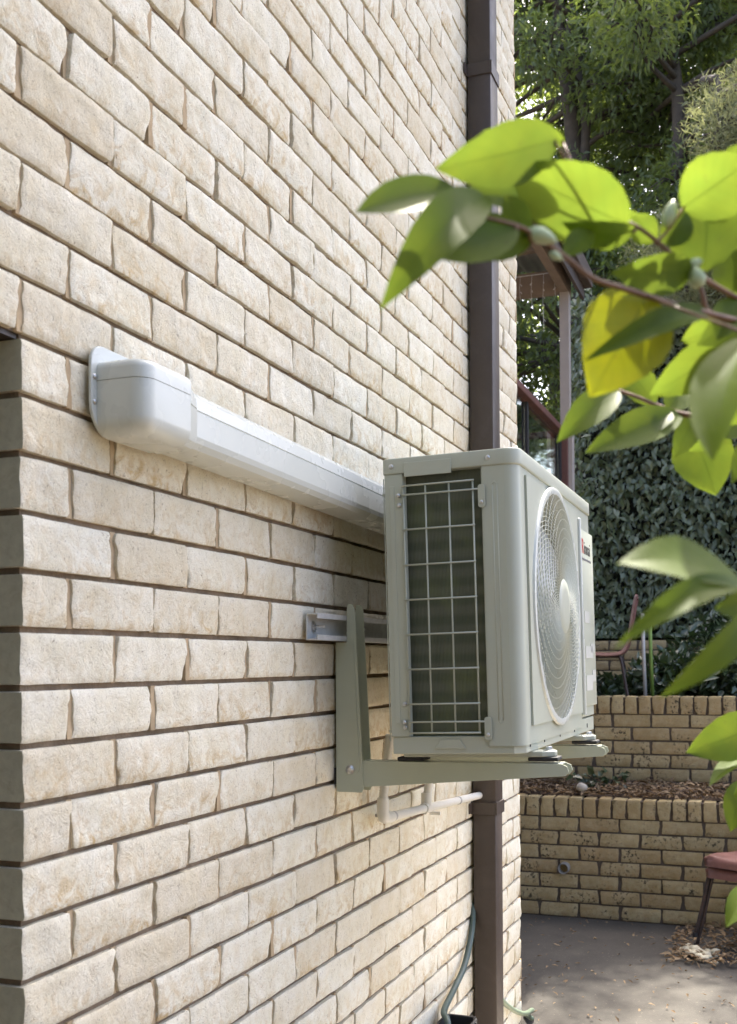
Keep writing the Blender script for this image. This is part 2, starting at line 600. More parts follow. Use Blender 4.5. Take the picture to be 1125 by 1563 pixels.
bricks = []          # (px area, kind, x centre, z centre, scale x)
for k in range(-17, 42):
    zc = GZ + k * BH + BH / 2
    lintel_row = (k >= 6)
    in_open = (-12 <= k < 6)
    row = []
    if k % 2 == 0:
        row = [(.24 * n + .1175, 's') for n in range(13)] + [(3.12 + .0575, 'h')]
        left = [(-.24 * n - .1225, 's') for n in range(0, 6)]
        if k >= 6:
            pass
    else:
        row = [(.0565, 'h')] + [(.12 + .24 * n + .1175, 's') for n in range(13)]
        left = [(-.24 * n - .1225 + .0, 's') for n in range(0, 6)] if False else [(-.065, 'h')] + [(-.125 - .24 * n - .1175, 's') for n in range(0, 6)]
    if k >= 6 and k % 2:      # above the opening the bond runs on: no header at the jamb
        row = [(-.0025, 's')] + row[1:]
        left = [(-.2425 - .24 * n, 's') for n in range(0, 5)]
    if not in_open:
        row = left + row
    else:
        row = [(x - 0.0, kd) for x, kd in row if True]
        row += [(x, kd) for x, kd in left if x < -1.32]
    for i, (x, kd) in enumerate(row):
        corner = in_open and abs(x - (.1175 if k % 2 == 0 else .0565)) < 1e-4
        L = BL if kd == 's' else HL
        pts = [to_px((x + sx * L / 2, 0, zc + sz * BHH / 2)) for sx in (-1, 1) for sz in (-1, 1)]
        area = 0
        if all(pts):
            xs = [min(max(p[0], 0), 797) for p in pts]
            ys = [min(max(p[1], 0), 1563) for p in pts]
            area = max(0, max(xs) - min(xs)) * max(0, (ys[1] + ys[3] - ys[0] - ys[2]) / -2)
            xm, ym = sum(xs) / 4, sum(ys) / 4
            if 612 < xm < 800 and 700 < ym < 1150:      # wholly behind the outdoor unit
                area *= .01
            if min(p[0] for p in pts) > 797 or max(p[0] for p in pts) < 0 or min(p[1] for p in pts) > 1563 or max(p[1] for p in pts) < 0:
                area = 0
        bricks.append((area, kd, x, zc, corner))
bricks.sort(key=lambda b: -b[0])
field = Field()
perp = MB()
for n, (area, kd, x, zc, corner) in enumerate(bricks):
    jx = 0 if corner else random.uniform(-.0025, .0025)
    Mx = Matrix.Translation((x + jx, random.uniform(-.0022, .0022), zc + random.uniform(-.0007, .0007))) @ Matrix.Rotation(random.uniform(-.003, .003), 4, 'Y') @ Matrix.Rotation(random.uniform(-.008, .008), 4, 'Z')
    if corner:
        Mx = Matrix.Translation((x, random.uniform(-.002, .002), zc))
    L = BL if kd == 's' else HL
    d = random.uniform(.0025, .009)
    perp.box(x + L / 2 - .004, x + L / 2 + .011, d, .02, zc - .039, zc + .039)
    if n < 300 and area > 0:
        if corner:
            me = random.choice(mcs if kd == 's' else mch)
        else:
            me = random.choice(ms if kd == 's' else mh)
        o = link('brick', me, wall)
        flip = not corner and random.random() < .5
        o.matrix_local = Mx @ (Matrix.Rotation(0, 4, 'Z'))
    else:
        if corner:
            g = random.choice(cstretch_geo if kd == 's' else chead_geo)
        else:
            g = random.choice(low_s if kd == 's' else low_h)
        field.add(g, Mx)
# the end face round the far corner
RZ = Matrix.Rotation(math.radians(90), 4, 'Z')
for k in range(-17, 42):
    zc = GZ + k * BH + BH / 2
    y0 = .115 if k % 2 else .24
    for n in range(8):
        field.add(random.choice(low_s), Matrix.Translation((XE + .001, y0 + .24 * n + .1175, zc)) @ RZ)
field.build('brick_field', [M_brickf, M_cut], wall)
o = perp.build('perpend_mortar', M_perp, wall)
o['kind'] = 'stuff'


# ------------------------------------------------------------------ ground
def grid_obj(name, x0, x1, y0, y1, nx, ny, zf, mat, **tags):
    vs = [(x0 + (x1 - x0) * i / nx, y0 + (y1 - y0) * j / ny, 0) for j in range(ny + 1) for i in range(nx + 1)]
    vs = [(x, y, zf(x, y)) for x, y, _ in vs]
    W = nx + 1
    fs = [(j * W + i, j * W + i + 1, (j + 1) * W + i + 1, (j + 1) * W + i) for j in range(ny) for i in range(nx)]
    m = MB().add(vs, fs).mesh(name, mat, smooth=True)
    o = link(name, m)
    o['kind'] = 'structure'
    return o


def patio_mat():
    m, t, p = nodes('patio_concrete')
    tc = N(t, 'ShaderNodeTexCoord')
    v = tc.outputs['Object']
    c = mixc(t, ramp(t, noise_(t, v, 1.6, 5, .6), [(.35, 0), (.7, 1)]), (.046, .042, .035), (.078, .070, .057))
    c = mixc(t, ramp(t, noise_(t, v, 9, 6, .7, .8), [(.5, 0), (.72, .55)]), c, (.042, .036, .030))
    c = mixc(t, ramp(t, noise_(t, v, 60, 3, .6), [(.64, 0), (.70, .7)]), c, (.20, .17, .13))
    c = mixc(t, ramp(t, noise_(t, v, 140, 2, .6), [(.64, 0), (.70, .7)]), c, (.03, .026, .022))
    t.links.new(c, p.inputs['Base Color'])
    p.inputs['Roughness'].default_value = .85
    t.links.new(bump_(t, noise_(t, v, 70, 5, .7), .4, .004), p.inputs['Normal'])
    return m


M_patio = patio_mat()
M_soil = plain('dry_soil', (.085, .062, .045), .95, var=.35, vscale=12, bump=1, bscale=60, bdist=.02, spec=.1, dirt=(.16, .12, .08), dirt_amt=.6, dscale=22)
o = grid_obj('ground', -150, 150, -150, 150, 30, 30, lambda x, y: 0.0, M_patio)


def soil_z(x, y):
    return .03 * noise.fractal(Vector((x * 3, y * 3, 1)), 1, 2, 4)


grid_obj('bounce_path', 1.1, 3.22, -9, -.001, 10, 30, lambda x, y: .004, plain('pale_concrete', (.34, .30, .24), .85, var=.15, vscale=4, bump=.4, bscale=70, bdist=.003, dirt=(.16, .13, .10), dirt_amt=.5, dscale=6))  # out-of-frame pale slab, added to bounce sunlight onto the wall
grid_obj('unseen_camellia_bed', -9, 1.15, -9, -.001, 40, 30, lambda x, y: .006 + .02 * noise.noise(Vector((x * 2, y * 2, 0))) ** 2, M_soil)  # out-of-frame dark soil, laid to cut light bounced onto the near wall
grid_obj('garden_bed', 5.42, 5.96, -3.2, 2.6, 14, 120, lambda x, y: .715 + soil_z(x, y) + .05 * (x - 5.42), M_soil)
grid_obj('terrace_bed', 6.02, 8.34, -4.2, 3.2, 36, 110, lambda x, y: 1.235 + soil_z(x, y), M_soil)
grid_obj('hillside', 8.40, 150, -80, 90, 40, 40, lambda x, y: 1.74 + .02 * (x - 8.4), plain('leaf_mould', (.06, .055, .03), .95, var=.3, vscale=2))


# ------------------------------------------------------------------ garden walls
gs_geo = [brick_geo(.229, .0755, 700 + i, 12, 5, bulge=.007, wob=.0016, rough=.003) for i in range(10)]
gh_geo = [brick_geo(.0765, .112, 800 + i, 6, 8, bulge=.006, wob=.0016, rough=.0025, depth=.12) for i in range(8)]
gms = [geo_mesh('brick', g, [M_gbrick]) for g in gs_geo]
gmh = [geo_mesh('brick', g, [M_gbrick]) for g in gh_geo]
RW = Matrix.Rotation(math.radians(-90), 4, 'Z')      # brick front to -x


def garden_wall(name, label, x, zbase, ncourse, ya, yb, va, vb, phase, coping=True):
    top = zbase + ncourse * BH
    root = empty(name, (x + .06, (va + vb) / 2, zbase), label, 'garden wall')
    core = MB()
    core.box(x + .008, x + .105, ya, yb, zbase - .25, top)
    if coping:
        core.box(x + .009, x + .1155, ya, yb, top - .002, top + .108)
    c = core.build('mortar', M_gmortar, root)
    c.location = (-(x + .06), -(va + vb) / 2, -zbase)
    fld = Field()
    for r in range(ncourse):
        z = zbase + r * BH + BH / 2 + .003
        y = ya + (.12 if (r + phase) % 2 else 0)
        while y < yb:
            yc = y + .12
            Mx = Matrix.Translation((x + random.uniform(-.0025, .0025), yc + random.uniform(-.003, .003), z + random.uniform(-.0015, .0015))) @ RW @ Matrix.Rotation(random.uniform(-.01, .01), 4, 'Y')
            if va < yc < vb:
                o = link('brick', random.choice(gms), c); o.matrix_local = Mx
            else:
                fld.add(random.choice(gs_geo), Mx)
            y += .24
    if coping:
        y = ya
        while y < yb:
            yc = y + .043
            Mx = Matrix.Translation((x - .006 + random.uniform(-.003, .003), yc, top + .061 + random.uniform(-.002, .003))) @ RW @ Matrix.Rotation(random.uniform(-.02, .02), 4, 'Y')
            if va < yc < vb:
                o = link('brick', random.choice(gmh), c); o.matrix_local = Mx
            else:
                fld.add(random.choice(gh_geo), Mx)
            y += .086
    fld.build('brick_field', [M_gbrickf], c)
    return root


garden_wall('retaining_wall', 'lower tan brick retaining wall rising from the patio, capped with upright bricks', 5.33, 0.0, 7, -3.0, 2.4, -.98, .70, 0)
garden_wall('retaining_wall', 'upper tan brick retaining wall behind the dry leaf bed, mould-stained', 5.93, .68, 6, -3.6, 2.6, -1.05, .80, 1)
garden_wall('retaining_wall', 'small far brick wall below the hedge, behind the pink chair on the terrace', 8.28, 1.20, 6, -3.6, 3.0, -.35, .95, 0, coping=False)

# ================================================================== OBJECTS
# ------------------------------------------------------------------ downpipe
dp = empty('downpipe', (2.5, -.05, 0), 'dark brown rectangular metal downpipe running up the brick wall', 'downpipe')
def P_(mbx, name, mat, parent, base, **k):
    o = mbx.build(name, mat, parent, **k)
    o.location = -Vector(base)
    return o
B = (2.5, -.05, 0)
mb = MB(); mb.box(2.452, 2.552, -.090, -.008, .0, 1.035)
P_(mb, 'pipe', M_brown, dp, B, bevel=.006, seg=2, smooth=True, auto=.6)
mb = MB(); mb.box(2.4505, 2.5535, -.0915, -.0065, 1.025, 3.64)
P_(mb, 'pipe', M_brown, dp, B, bevel=.006, seg=2, smooth=True, auto=.6)
mb = MB(); mb.box(2.452, 2.552, -.090, -.008, 3.63, ZT + .02)
P_(mb, 'pipe', M_brown, dp, B, bevel=.006, seg=2, smooth=True, auto=.6)
for z in (1.0, 3.605):
    mb = MB()
    mb.box(2.446, 2.558, -.096, -.0905, z, z + .045); mb.box(2.446, 2.4515, -.09, -.002, z + .001, z + .044)
    mb.box(2.5525, 2.558, -.09, -.002, z + .001, z + .044); mb.box(2.42, 2.446, -.006, -.001, z + .004, z + .04)
    P_(mb, 'strap', M_brown, dp, B, bevel=.001)

# ------------------------------------------------------------------ ducting on the wall
dc = empty('pipe_cover', (.3, 0, GZ + .46), 'white plastic cover box and trunking running along the wall to the outdoor unit', 'pipe duct')
B = (.3, 0, GZ + .46)


def rrect(x0, x1, z0, z1, r, n=6):
    out = []
    for cx, cz, a0 in ((x1 - r[0], z1 - r[0], 0), (x0 + r[1], z1 - r[1], 90), (x0 + r[2], z0 + r[2], 180), (x1 - r[3], z0 + r[3], 270)):
        rr = r[(a0 // 90)]
        for i in range(n + 1):
            a = math.radians(a0 + 90 * i / n)
            out.append((cx + rr * math.cos(a), cz + rr * math.sin(a)))
    return out


# flange plate
mb = MB(); mb.prism(rrect(.152, .338, GZ + .400, GZ + .546, (.02, .032, .052, .010)), 1, -.014, -.008)
fl = P_(mb, 'flange', M_duct, dc, B, bevel=.0015)
for (x, z) in ((.160, .492), (.160, .452), (.326, .408)):
    mb = MB(); mb.lathe([(.0001, -.0175), (.003, -.0173), (.0045, -.0158), (.0048, -.0138)], (x, 0, GZ + z), 1, 12)
    mb.build('screw', M_zinc, fl, smooth=True)
# elbow box: two moulded halves with a parting line
def elbow(name, z0, z1, rb, e):
    """rounded block made of stacked rounded-rectangle sections"""
    secs = []
    zs_ = [z0 + rb * (1 - math.cos(math.pi / 2 * i / 5)) for i in range(6)] if rb > 0 else [z0]
    top = z1
    rt = .014 if top > GZ + .5 else 0
    zs_ += ([top - rt * (1 - math.sin(math.pi / 2 * (1 - i / 4))) if False else top - rt + rt * math.sin(math.pi / 2 * i / 4) for i in range(5)] if rt else [top])
    for z in zs_:
        ins = 0
        if rb > 0 and z < z0 + rb: ins = rb - math.sqrt(max(0, rb ** 2 - (z0 + rb - z) ** 2))
        if rt and z > top - rt: ins = rt - math.sqrt(max(0, rt ** 2 - (z - top + rt) ** 2))
        r = .030
        p = []
        x0, x1, y0 = .166 + ins - e, .306, -.105 + ins - e
        for i in range(7):
            a_ = math.radians(180 + 90 * i / 6)
            p.append((x0 + r + r * math.cos(a_), y0 + r + r * math.sin(a_)))
        p += [(x1, y0), (x1, -.0135), (x0, -.0135)]
        secs.append((z, p))
    n = len(secs[0][1]); vs = [(a_, b_, z) for z, p in secs for a_, b_ in p]
    fs = [(i * n + k, i * n + (k + 1) % n, (i + 1) * n + (k + 1) % n, (i + 1) * n + k) for i in range(len(secs) - 1) for k in range(n)]
    fs += [tuple(range(n)), tuple(range((len(secs) - 1) * n, len(secs) * n))]
    return P_(MB().add(vs, fs), name, M_duct, dc, B, smooth=True, auto=.6)


elbow('elbow_box', GZ + .400, GZ + .4865, .028, 0)
elbow('elbow_lid', GZ + .4872, GZ + .519, 0, .0006)
FALL = .016
def duct_prof(x, d):
    """closed section (y, z) of the trunking at x"""
    z = GZ - FALL * (x - .36)
    p = [(-.012, .405), (-.052 - d, .405), (-.066 - d, .4085), (-.074 - d, .418), (-.077 - d, .428), (-.0775 - d, .470), (-.0755 - d, .4712), (-.0755 - d, .4732),
         (-.0772 - d, .4745), (-.074 - d, .496), (-.067 - d, .506), (-.055 - d, .5105), (-.012, .5105)]
    return [(a, b + z) for a, b in p]


def loft(secs, mbx):
    n = len(secs[0][1])
    vs = [(x, a, b) for x, s in secs for a, b in s]
    fs = []
    for i in range(len(secs) - 1):
        for k in range(n):
            k2 = (k + 1) % n
            fs.append((i * n + k, i * n + k2, (i + 1) * n + k2, (i + 1) * n + k))
    fs += [tuple(range(n)), tuple(range((len(secs) - 1) * n, len(secs) * n))]
    mbx.add(vs, fs)


mb = MB(); loft([(.345, duct_prof(.345, .011)), (1.2, duct_prof(1.2, .011)), (2.02, duct_prof(2.02, .011))], mb)
tk = P_(mb, 'trunking', M_duct, dc, B, smooth=True, auto=.25)
def scale_prof(x, s, d=0):
    c = (-.045, .456 + GZ - FALL * (x - .36))
    return [(min(-.0125, c[0] + (a - c[0]) * s), c[1] + (b - c[1]) * s) for a, b in duct_prof(x, d)]
mb = MB(); loft([(.3062, scale_prof(.3062, 1.09, .019)), (.330, scale_prof(.330, 1.08, .015)), (.350, scale_prof(.350, 1.07, .012)), (.3535, scale_prof(.3535, 1.045, .011))], mb)
P_(mb, 'collar', M_duct, dc, B, smooth=True, auto=.35)

# ------------------------------------------------------------------ wall bracket
bk = empty('wall_bracket', (1.2, 0, GZ - .27), 'beige steel bracket bolted to the brick wall holding up the outdoor unit', 'wall bracket')
B = (1.2, 0, GZ - .27)
mb = MB()       # rail: C section
z0, z1 = GZ + .088, GZ + .150
mb.box(1.0, 2.02, -.012, -.009, z0, z1)
mb.box(1.0, 2.02, -.036, -.0121, z0, z0 + .003); mb.box(1.0, 2.02, -.036, -.0121, z1 - .003, z1)
mb.box(1.0, 2.02, -.0385, -.0361, z0, z0 + .012); mb.box(1.0, 2.02, -.0385, -.0361, z1 - .012, z1)
rl = P_(mb, 'rail', M_galv, bk, B)
for x in (1.035, 1.30, 1.62, 1.93):
    mb = MB()
    mb.lathe([(.0001, -.018), (.0085, -.018), (.0095, -.016), (.0095, -.0122)], (x, 0, (z0 + z1) / 2), 1, 6)
    mb.lathe([(.0001, -.044), (.0035, -.043), (.0036, -.018)], (x, 0, (z0 + z1) / 2), 1, 10)
    mb.lathe([(.0001, -.0135), (.014, -.0135), (.014, -.0121)], (x, 0, (z0 + z1) / 2), 1, 16)
    mb.build('bolt', M_zinc, rl)


def bracket_arm(x):
    """x: outer face nearest the viewer; U-section upright + tapered arm"""
    w, t = .058, .003
    # upright flange outline in (y, z)
    def flange(xa):
        m = MB()
        m.prism([(-.0395, GZ + .165), (-.042, GZ + .178), (-.054, GZ + .178), (-.060, GZ + .165), (-.078, GZ - .205), (-.080, GZ - .272), (-.076, GZ - .280),
                 (-.0095, GZ - .280), (-.0095, GZ + .085), (-.0392, GZ + .085)], 0, xa, xa + t)
        return m
    up = P_(flange(x), 'upright', M_brkt, bk, B, bevel=.0008)
    m = flange(x + w)
    m.box(x + t + .0002, x + w - .0002, -.0125, -.0096, GZ - .278, GZ + .084)
    m.build('rear_flange', M_brkt, up)
    # pressed rib along the near flange
    m = MB(); m.prism([(-.050, GZ + .10), (-.056, GZ + .09), (-.071, GZ - .22), (-.066, GZ - .232), (-.062, GZ - .22)], 0, x - .0018, x + .0002)
    m.build('rib', M_brkt, up)
    a = MB()
    prof = [(-.062, GZ - .204), (-.56, GZ - .198), (-.574, GZ - .204), (-.578, GZ - .216), (-.57, GZ - .226), (-.062, GZ - .268)]
    for xa in (x + .0035, x + w - .0035):
        a.prism(prof, 0, xa, xa + t)
    a.prism([(-.075, GZ - .2042), (-.56, GZ - .1982), (-.56, GZ - .2012), (-.075, GZ - .2072)], 0, x + .0067, x + w - .0037)
    P_(a, 'arm', M_brkt, bk, B, bevel=.0007)
    m = MB()
    m.lathe([(.0001, -.0062), (.006, -.0058), (.0085, -.0035), (.0115, -.0018), (.0115, 0)], (x, -.046, GZ - .225), 0, 14)
    m.build('bolt', M_zinc, up, smooth=True, auto=.6)
    m = MB(); m.box(x - .0012, x + .0006, -.072, -.044, GZ - .268, GZ - .262)
    m.build('slot', M_brkt, up)
    m = MB(); m.box(x + .004, x + w, -.0092, -.002, GZ - .262, GZ - .222)
    m.build('wall_pad', M_black, up)


bracket_arm(1.178)
bracket_arm(1.742)

# ------------------------------------------------------------------ outdoor unit
AC_O = Vector((1.09, -.183, GZ - .1775))
ac = empty('air_conditioner', AC_O, 'white split-system outdoor unit with round fan guard on wall bracket', 'air conditioner')
ac.rotation_euler = (math.radians(-1.3), 0, 0)
W, D, H = .985, .318, .685
M_ac = M_white


def A(m, name, mat, parent=ac, **k):
    return m.build(name, mat, parent, **k)


# base pan
m = MB()
m.prism([(.004, -.004), (W - .006, -.004), (W - .006, -.300), (W - .02, -.313), (.028, -.313), (.004, -.290)], 2, 0.0, .040)
bp = A(m, 'base_pan', M_ac, bevel=.002)
m = MB(); m.prism([(-.105, .012), (-.12, .034), (-.165, .034), (-.18, .012)], 0, .0005, .0042)
A(m, 'pressed_tab', M_ac, bp, bevel=.001)
for x in (.06, .22, .42, .63, .84):
    m = MB(); m.box(x, x + .006, -.3145, -.3125, .012, .024)
    A(m, 'slot', M_darkint, bp)
# top cover with rounded corners
m = MB()
def corner_poly(x0, x1, yb, yf, r, rb, n=5):
    p = []
    for cx, cy, a0, rr in ((x1 - rb, yb - rb, 0, rb), (x0 + rb, yb - rb, 90, rb), (x0 + r, yf + r, 180, r), (x1 - r, yf + r, 270, r)):
        for i in range(n + 1):
            a = math.radians(a0 + 90 * i / n)
            p.append((cx + rr * math.cos(a), cy + rr * math.sin(a)))
    return p
m.prism(corner_poly(-.003, W + .001, .003, -.321, .034, .012), 2, .648, H)
tp = A(m, 'top_cover', M_ac, bevel=.0035, seg=3, smooth=True, auto=.7)
m = MB(); m.box(-.0062, -.0028, -.165, -.052, .639, .672)
A(m, 'label_tab', M_ac, tp, bevel=.001)
for y in (-.020, -.250):
    m = MB(); m.lathe([(.0001, -.0062), (.004, -.0060), (.0055, -.0045), (.006, -.0029)], (0, y, .666), 0, 14)
    A(m, 'screw', M_zinc, tp, smooth=True)
# rear corner post (wall side)
m = MB(); m.prism([(0, -.002), (0, -.046), (.012, -.050), (.016, -.050), (.016, -.002)], 2, .0402, .6478)
rp = A(m, 'rear_post', M_ac, bevel=.0015)
m = MB(); m.box(-.0016, .0003, -.026, -.014, .07, .62)
A(m, 'rib', M_ac, rp, bevel=.0008)
for z in (.062, .115, .575):
    m = MB(); m.lathe([(.0001, -.0045), (.004, -.0042), (.0055, -.0026), (.006, .0003)], (0, -.037, z), 0, 12)
    A(m, 'screw', M_zinc, rp, smooth=True)
# thin rear coil wires seen beyond the post
m = MB()
for z in [.06 + .08 * i for i in range(8)]:
    m.tube([(.004, .001, z), (W - .2, .001, z)], .0012, 5)
m.tube([(.003, .001, .03), (.003, .001, .64)], .0014, 5)
m.box(.004, .010, -.003, .005, .05, .056); m.box(.004, .010, -.003, .005, .60, .606)
A(m, 'rear_guard', M_ac)
# coil
m = MB(); m.box(.022, .046, -.262, -.040, .0403, .6475)
m.box(.0461, W - .02, -.040, -.006, .0403, .6475)
A(m, 'coil', M_coil)
# front cabinet: side return, rounded corner, front skin with the fan opening
FX, FZ, FR = .405, .3465, .288
sec = [(.022, -.2350), (.0, -.2350), (.0, -.286)]
for i in range(7):
    a = math.radians(180 + 90 * i / 6)
    sec.append((.030 + .030 * math.cos(a), -.286 + .030 * math.sin(a)))
sec.append((.052, -.316))
m = MB()
n = len(sec)
vs = [(x, y, z) for z in (.018, .6478) for x, y in sec] + [(x + .003 if x < .03 else x, y + .003, z) for z in (.018, .6478) for x, y in sec]
fs = [(i, i + 1, n + i + 1, n + i) for i in range(n - 1)] + [(2 * n + i, 3 * n + i, 3 * n + i + 1, 2 * n + i + 1) for i in range(n - 1)]
fs += [(i, 2 * n + i, 2 * n + i + 1, i + 1) for i in range(n - 1)] + [(n + i, n + i + 1, 3 * n + i + 1, 3 * n + i) for i in range(n - 1)]
fs += [(0, n, 3 * n, 2 * n)]
m.add(vs, fs)
fp = A(m, 'front_cabinet', M_ac, smooth=True, auto=.5)
m = MB()
for yy in (-.258, -.2685):
    m.tube([(.0004, yy, .075), (.0004, yy, .605)], .0014, 6)
m.tube([(.0004, -.258, .605), (.0004, -.2633, .612), (.0004, -.2685, .605)], .0014, 6)
m.tube([(.0004, -.258, .075), (.0004, -.2633, .068), (.0004, -.2685, .075)], .0014, 6)
A(m, 'pressed_rib', M_ac, fp, smooth=True)


def holed(x0, x1, z0, z1, y, r, yb=None, mbx=None):
    """plate with a round hole; yb: give it edges back to yb"""
    angs = [2 * math.pi * i / 72 for i in range(72)]
    for cx, cz in ((x0, z0), (x1, z0), (x1, z1), (x0, z1)):
        angs.append(math.atan2(cz - FZ, cx - FX) % (2 * math.pi))
    angs = sorted(set(round(a, 6) for a in angs))
    inn, outp = [], []
    for a in angs:
        c, s = math.cos(a), math.sin(a)
        k = min(((x1 - FX) / c) if c > 1e-9 else 1e9, ((x0 - FX) / c) if c < -1e-9 else 1e9,
                ((z1 - FZ) / s) if s > 1e-9 else 1e9, ((z0 - FZ) / s) if s < -1e-9 else 1e9)
        inn.append((FX + r * c, y, FZ + r * s)); outp.append((FX + k * c, y, FZ + k * s))
    n = len(angs)
    vs = inn + outp
    fs = [(i, (i + 1) % n, n + (i + 1) % n, n + i) for i in range(n)]
    if yb is not None:
        vs += [(x, yb, z) for x, _, z in outp]
        fs += [(n + i, n + (i + 1) % n, 2 * n + (i + 1) % n, 2 * n + i) for i in range(n)]
    mbx.add(vs, fs)


m = MB(); holed(.0525, .752, .018, .6478, -.316, FR + .004, -.306, m)
A(m, 'front_skin', M_ac, fp)
m = MB(); holed(.070, .732, .060, .632, -.3215, FR + .002, -.3155, m)
A(m, 'front_panel', M_ac, fp, bevel=.003)
m = MB()
m.lathe([(FR + .016, -.3215), (FR + .014, -.3265), (FR + .006, -.3285), (FR - .002, -.3270), (FR - .004, -.318), (FR - .004, -.29)], (FX, 0, FZ), 1, 72)
A(m, 'guard_ring', M_duct, smooth=True, auto=.8)
# guard: two families of spiral wires plus rings, gently domed
m = MB()
def gy(r): return -.3265 - .012 * (1 - (r / FR) ** 2)
for k in range(84):
    a0 = 2 * math.pi * k / 84
    pts = []
    for i in range(11):
        r = .068 + (FR - .068) * i / 10
        a = a0 + 1.15 * (i / 10) ** 1.1
        pts.append((FX + r * math.cos(a), gy(r), FZ + r * math.sin(a)))
    m.tube(pts, .0010, 4, caps=False)
for k in range(22):
    a0 = 2 * math.pi * k / 22
    pts = []
    for i in range(21):
        r = .068 + (FR - .068) * i / 20
        a = a0 - 2.35 * (i / 20)
        pts.append((FX + r * math.cos(a), gy(r) + .001, FZ + r * math.sin(a)))
    m.tube(pts, .0014, 4, caps=False)
for r in (.11, .155, .20, .245):
    pts = [(FX + r * math.cos(2 * math.pi * i / 48), gy(r) + .0015, FZ + r * math.sin(2 * math.pi * i / 48)) for i in range(49)]
    m.tube(pts, .0010, 4, caps=False)
A(m, 'fan_guard', M_ac, smooth=True)
m = MB(); m.lathe([(.0001, -.3435), (.04, -.3432), (.064, -.3415), (.070, -.338), (.070, -.330)], (FX, 0, FZ), 1, 40)
A(m, 'guard_hub', M_ac, smooth=True, auto=.7)
m = MB(); m.lathe([(FR - .006, -.30), (FR - .012, -.24), (FR - .008, -.17)], (FX, 0, FZ), 1, 60)
A(m, 'fan_shroud', M_ac, smooth=True)
fan = MB()
for b in range(3):
    vs, fs = [], []
    nr, na = 6, 8
    for i in range(nr + 1):
        r = .055 + .205 * i / nr
        for j in range(na + 1):
            a = 2 * math.pi * b / 3 + (.18 + 1.55 * (j / na)) + .35 * (i / nr)
            vs.append((FX + r * math.cos(a), -.285 + .075 * (j / na), FZ + r * math.sin(a)))
    for i in range(nr):
        for j in range(na):
            q = i * (na + 1) + j
            fs.append((q, q + 1, q + na + 2, q + na + 1))
    fan.add(vs, fs)
fan.lathe([(.0001, -.30), (.05, -.295), (.058, -.28), (.058, -.20)], (FX, 0, FZ), 1, 28)
A(fan, 'fan', plain('grey_fan_plastic', (.55, .57, .57), .5), smooth=True, auto=.8)
m = MB(); m.box(.0525, .752, -.17, -.165, .0403, .6475)
A(m, 'inner_back', M_darkint)
# service side
m = MB(); m.prism([(.7525, -.300), (.7525, -.3155), (W - .022, -.3155), (W - .004, -.302), (W - .004, -.004), (W - .012, -.004), (W - .012, -.300)], 2, .045, .6477)
sp_ = A(m, 'service_panel', M_ac, bevel=.0025)
m = MB(); m.prism(corner_poly(.772, W + .006, -.300, -.3225, .010, .004), 2, .075, .590)
sv = A(m, 'service_cover', M_ac, bevel=.0025, smooth=True, auto=.7)
m = MB(); m.box(.741, .757, -.3285, -.3155, .050, .615)
A(m, 'trim_strip', M_duct, bevel=.004, seg=3, smooth=True, auto=.8)
for (x0, x1, z0, z1) in ((.80, .88, .318, .352), (.80, .93, .215, .250), (.89, .955, .232, .258), (.80, .91, .12, .165), (.91, .965, .145, .18)):
    m = MB(); m.box(x0, x1, -.3238, -.3222, z0, z1)
    A(m, 'rating_label', plain('grey_label', (.48, .49, .45), .5), sv)


def text_mesh(txt, size, mat, extrude=.0004, shear=0.0):
    cu = bpy.data.curves.new('lettering', 'FONT')
    cu.body = txt; cu.size = size; cu.extrude = extrude; cu.shear = shear
    ob = bpy.data.objects.new('lettering', cu)
    COL.objects.link(ob)
    dg = bpy.context.evaluated_depsgraph_get()
    me = bpy.data.meshes.new_from_object(ob.evaluated_get(dg))
    bpy.data.objects.remove(ob)
    me.materials.clear(); me.materials.append(mat)
    return me


RT90 = Matrix.Rotation(math.radians(90), 4, 'X')
M_red = plain('logo_red', (.45, .03, .03), .5)
M_ink = plain('logo_black', (.035, .035, .04), .5)
o = link('logo_initial', text_mesh('R', .062, M_red), sv); o.matrix_local = Matrix.Translation((.785, -.3232, .520)) @ RT90
o = link('logo_lettering', text_mesh('innai', .056, M_ink), sv); o.matrix_local = Matrix.Translation((.826, -.3232, .520)) @ RT90
o = link('tagline', text_mesh('Experience our innovation', .0145, plain('tagline_grey', (.25, .25, .27), .5)), sv); o.matrix_local = Matrix.Translation((.785, -.3232, .500)) @ RT90

# side wire guard
m = MB()
ys = [-.049, -.102, -.158, -.214]
zs = [.618, .597, .517, .435, .355, .275, .195, .115, .074, .049]
gx = -.004
for y in ys:
    m.tube([(gx, y, .047), (gx, y, .620)], .0022, 8)
for i, z in enumerate(zs):
    y1 = -.226 if z in (.597, .074) else -.2175
    m.tube([(gx - .003, -.046, z), (gx - .003, y1, z)], .0021, 8)
g = A(m, 'side_guard', M_ac, smooth=True)
for z in (.585, .062):
    m = MB(); m.prism(rrect(-.242, -.226, z - .03, z + .022, (.006,) * 4, 4), 0, -.0065, -.003)
    c = A(m, 'guard_clip', M_ac, g, bevel=.0008)
    m = MB(); m.lathe([(.0001, -.0105), (.003, -.0102), (.0042, -.0088), (.0045, -.0064)], (0, -.234, z - .018), 0, 10)
    A(m, 'screw', M_zinc, g, smooth=True)
for z in (.597, .074):
    m = MB(); m.lathe([(.0001, -.0125), (.0035, -.012), (.005, -.010), (.0055, -.004)], (0, -.0375, z), 0, 10)
    A(m, 'screw', M_zinc, g, smooth=True)
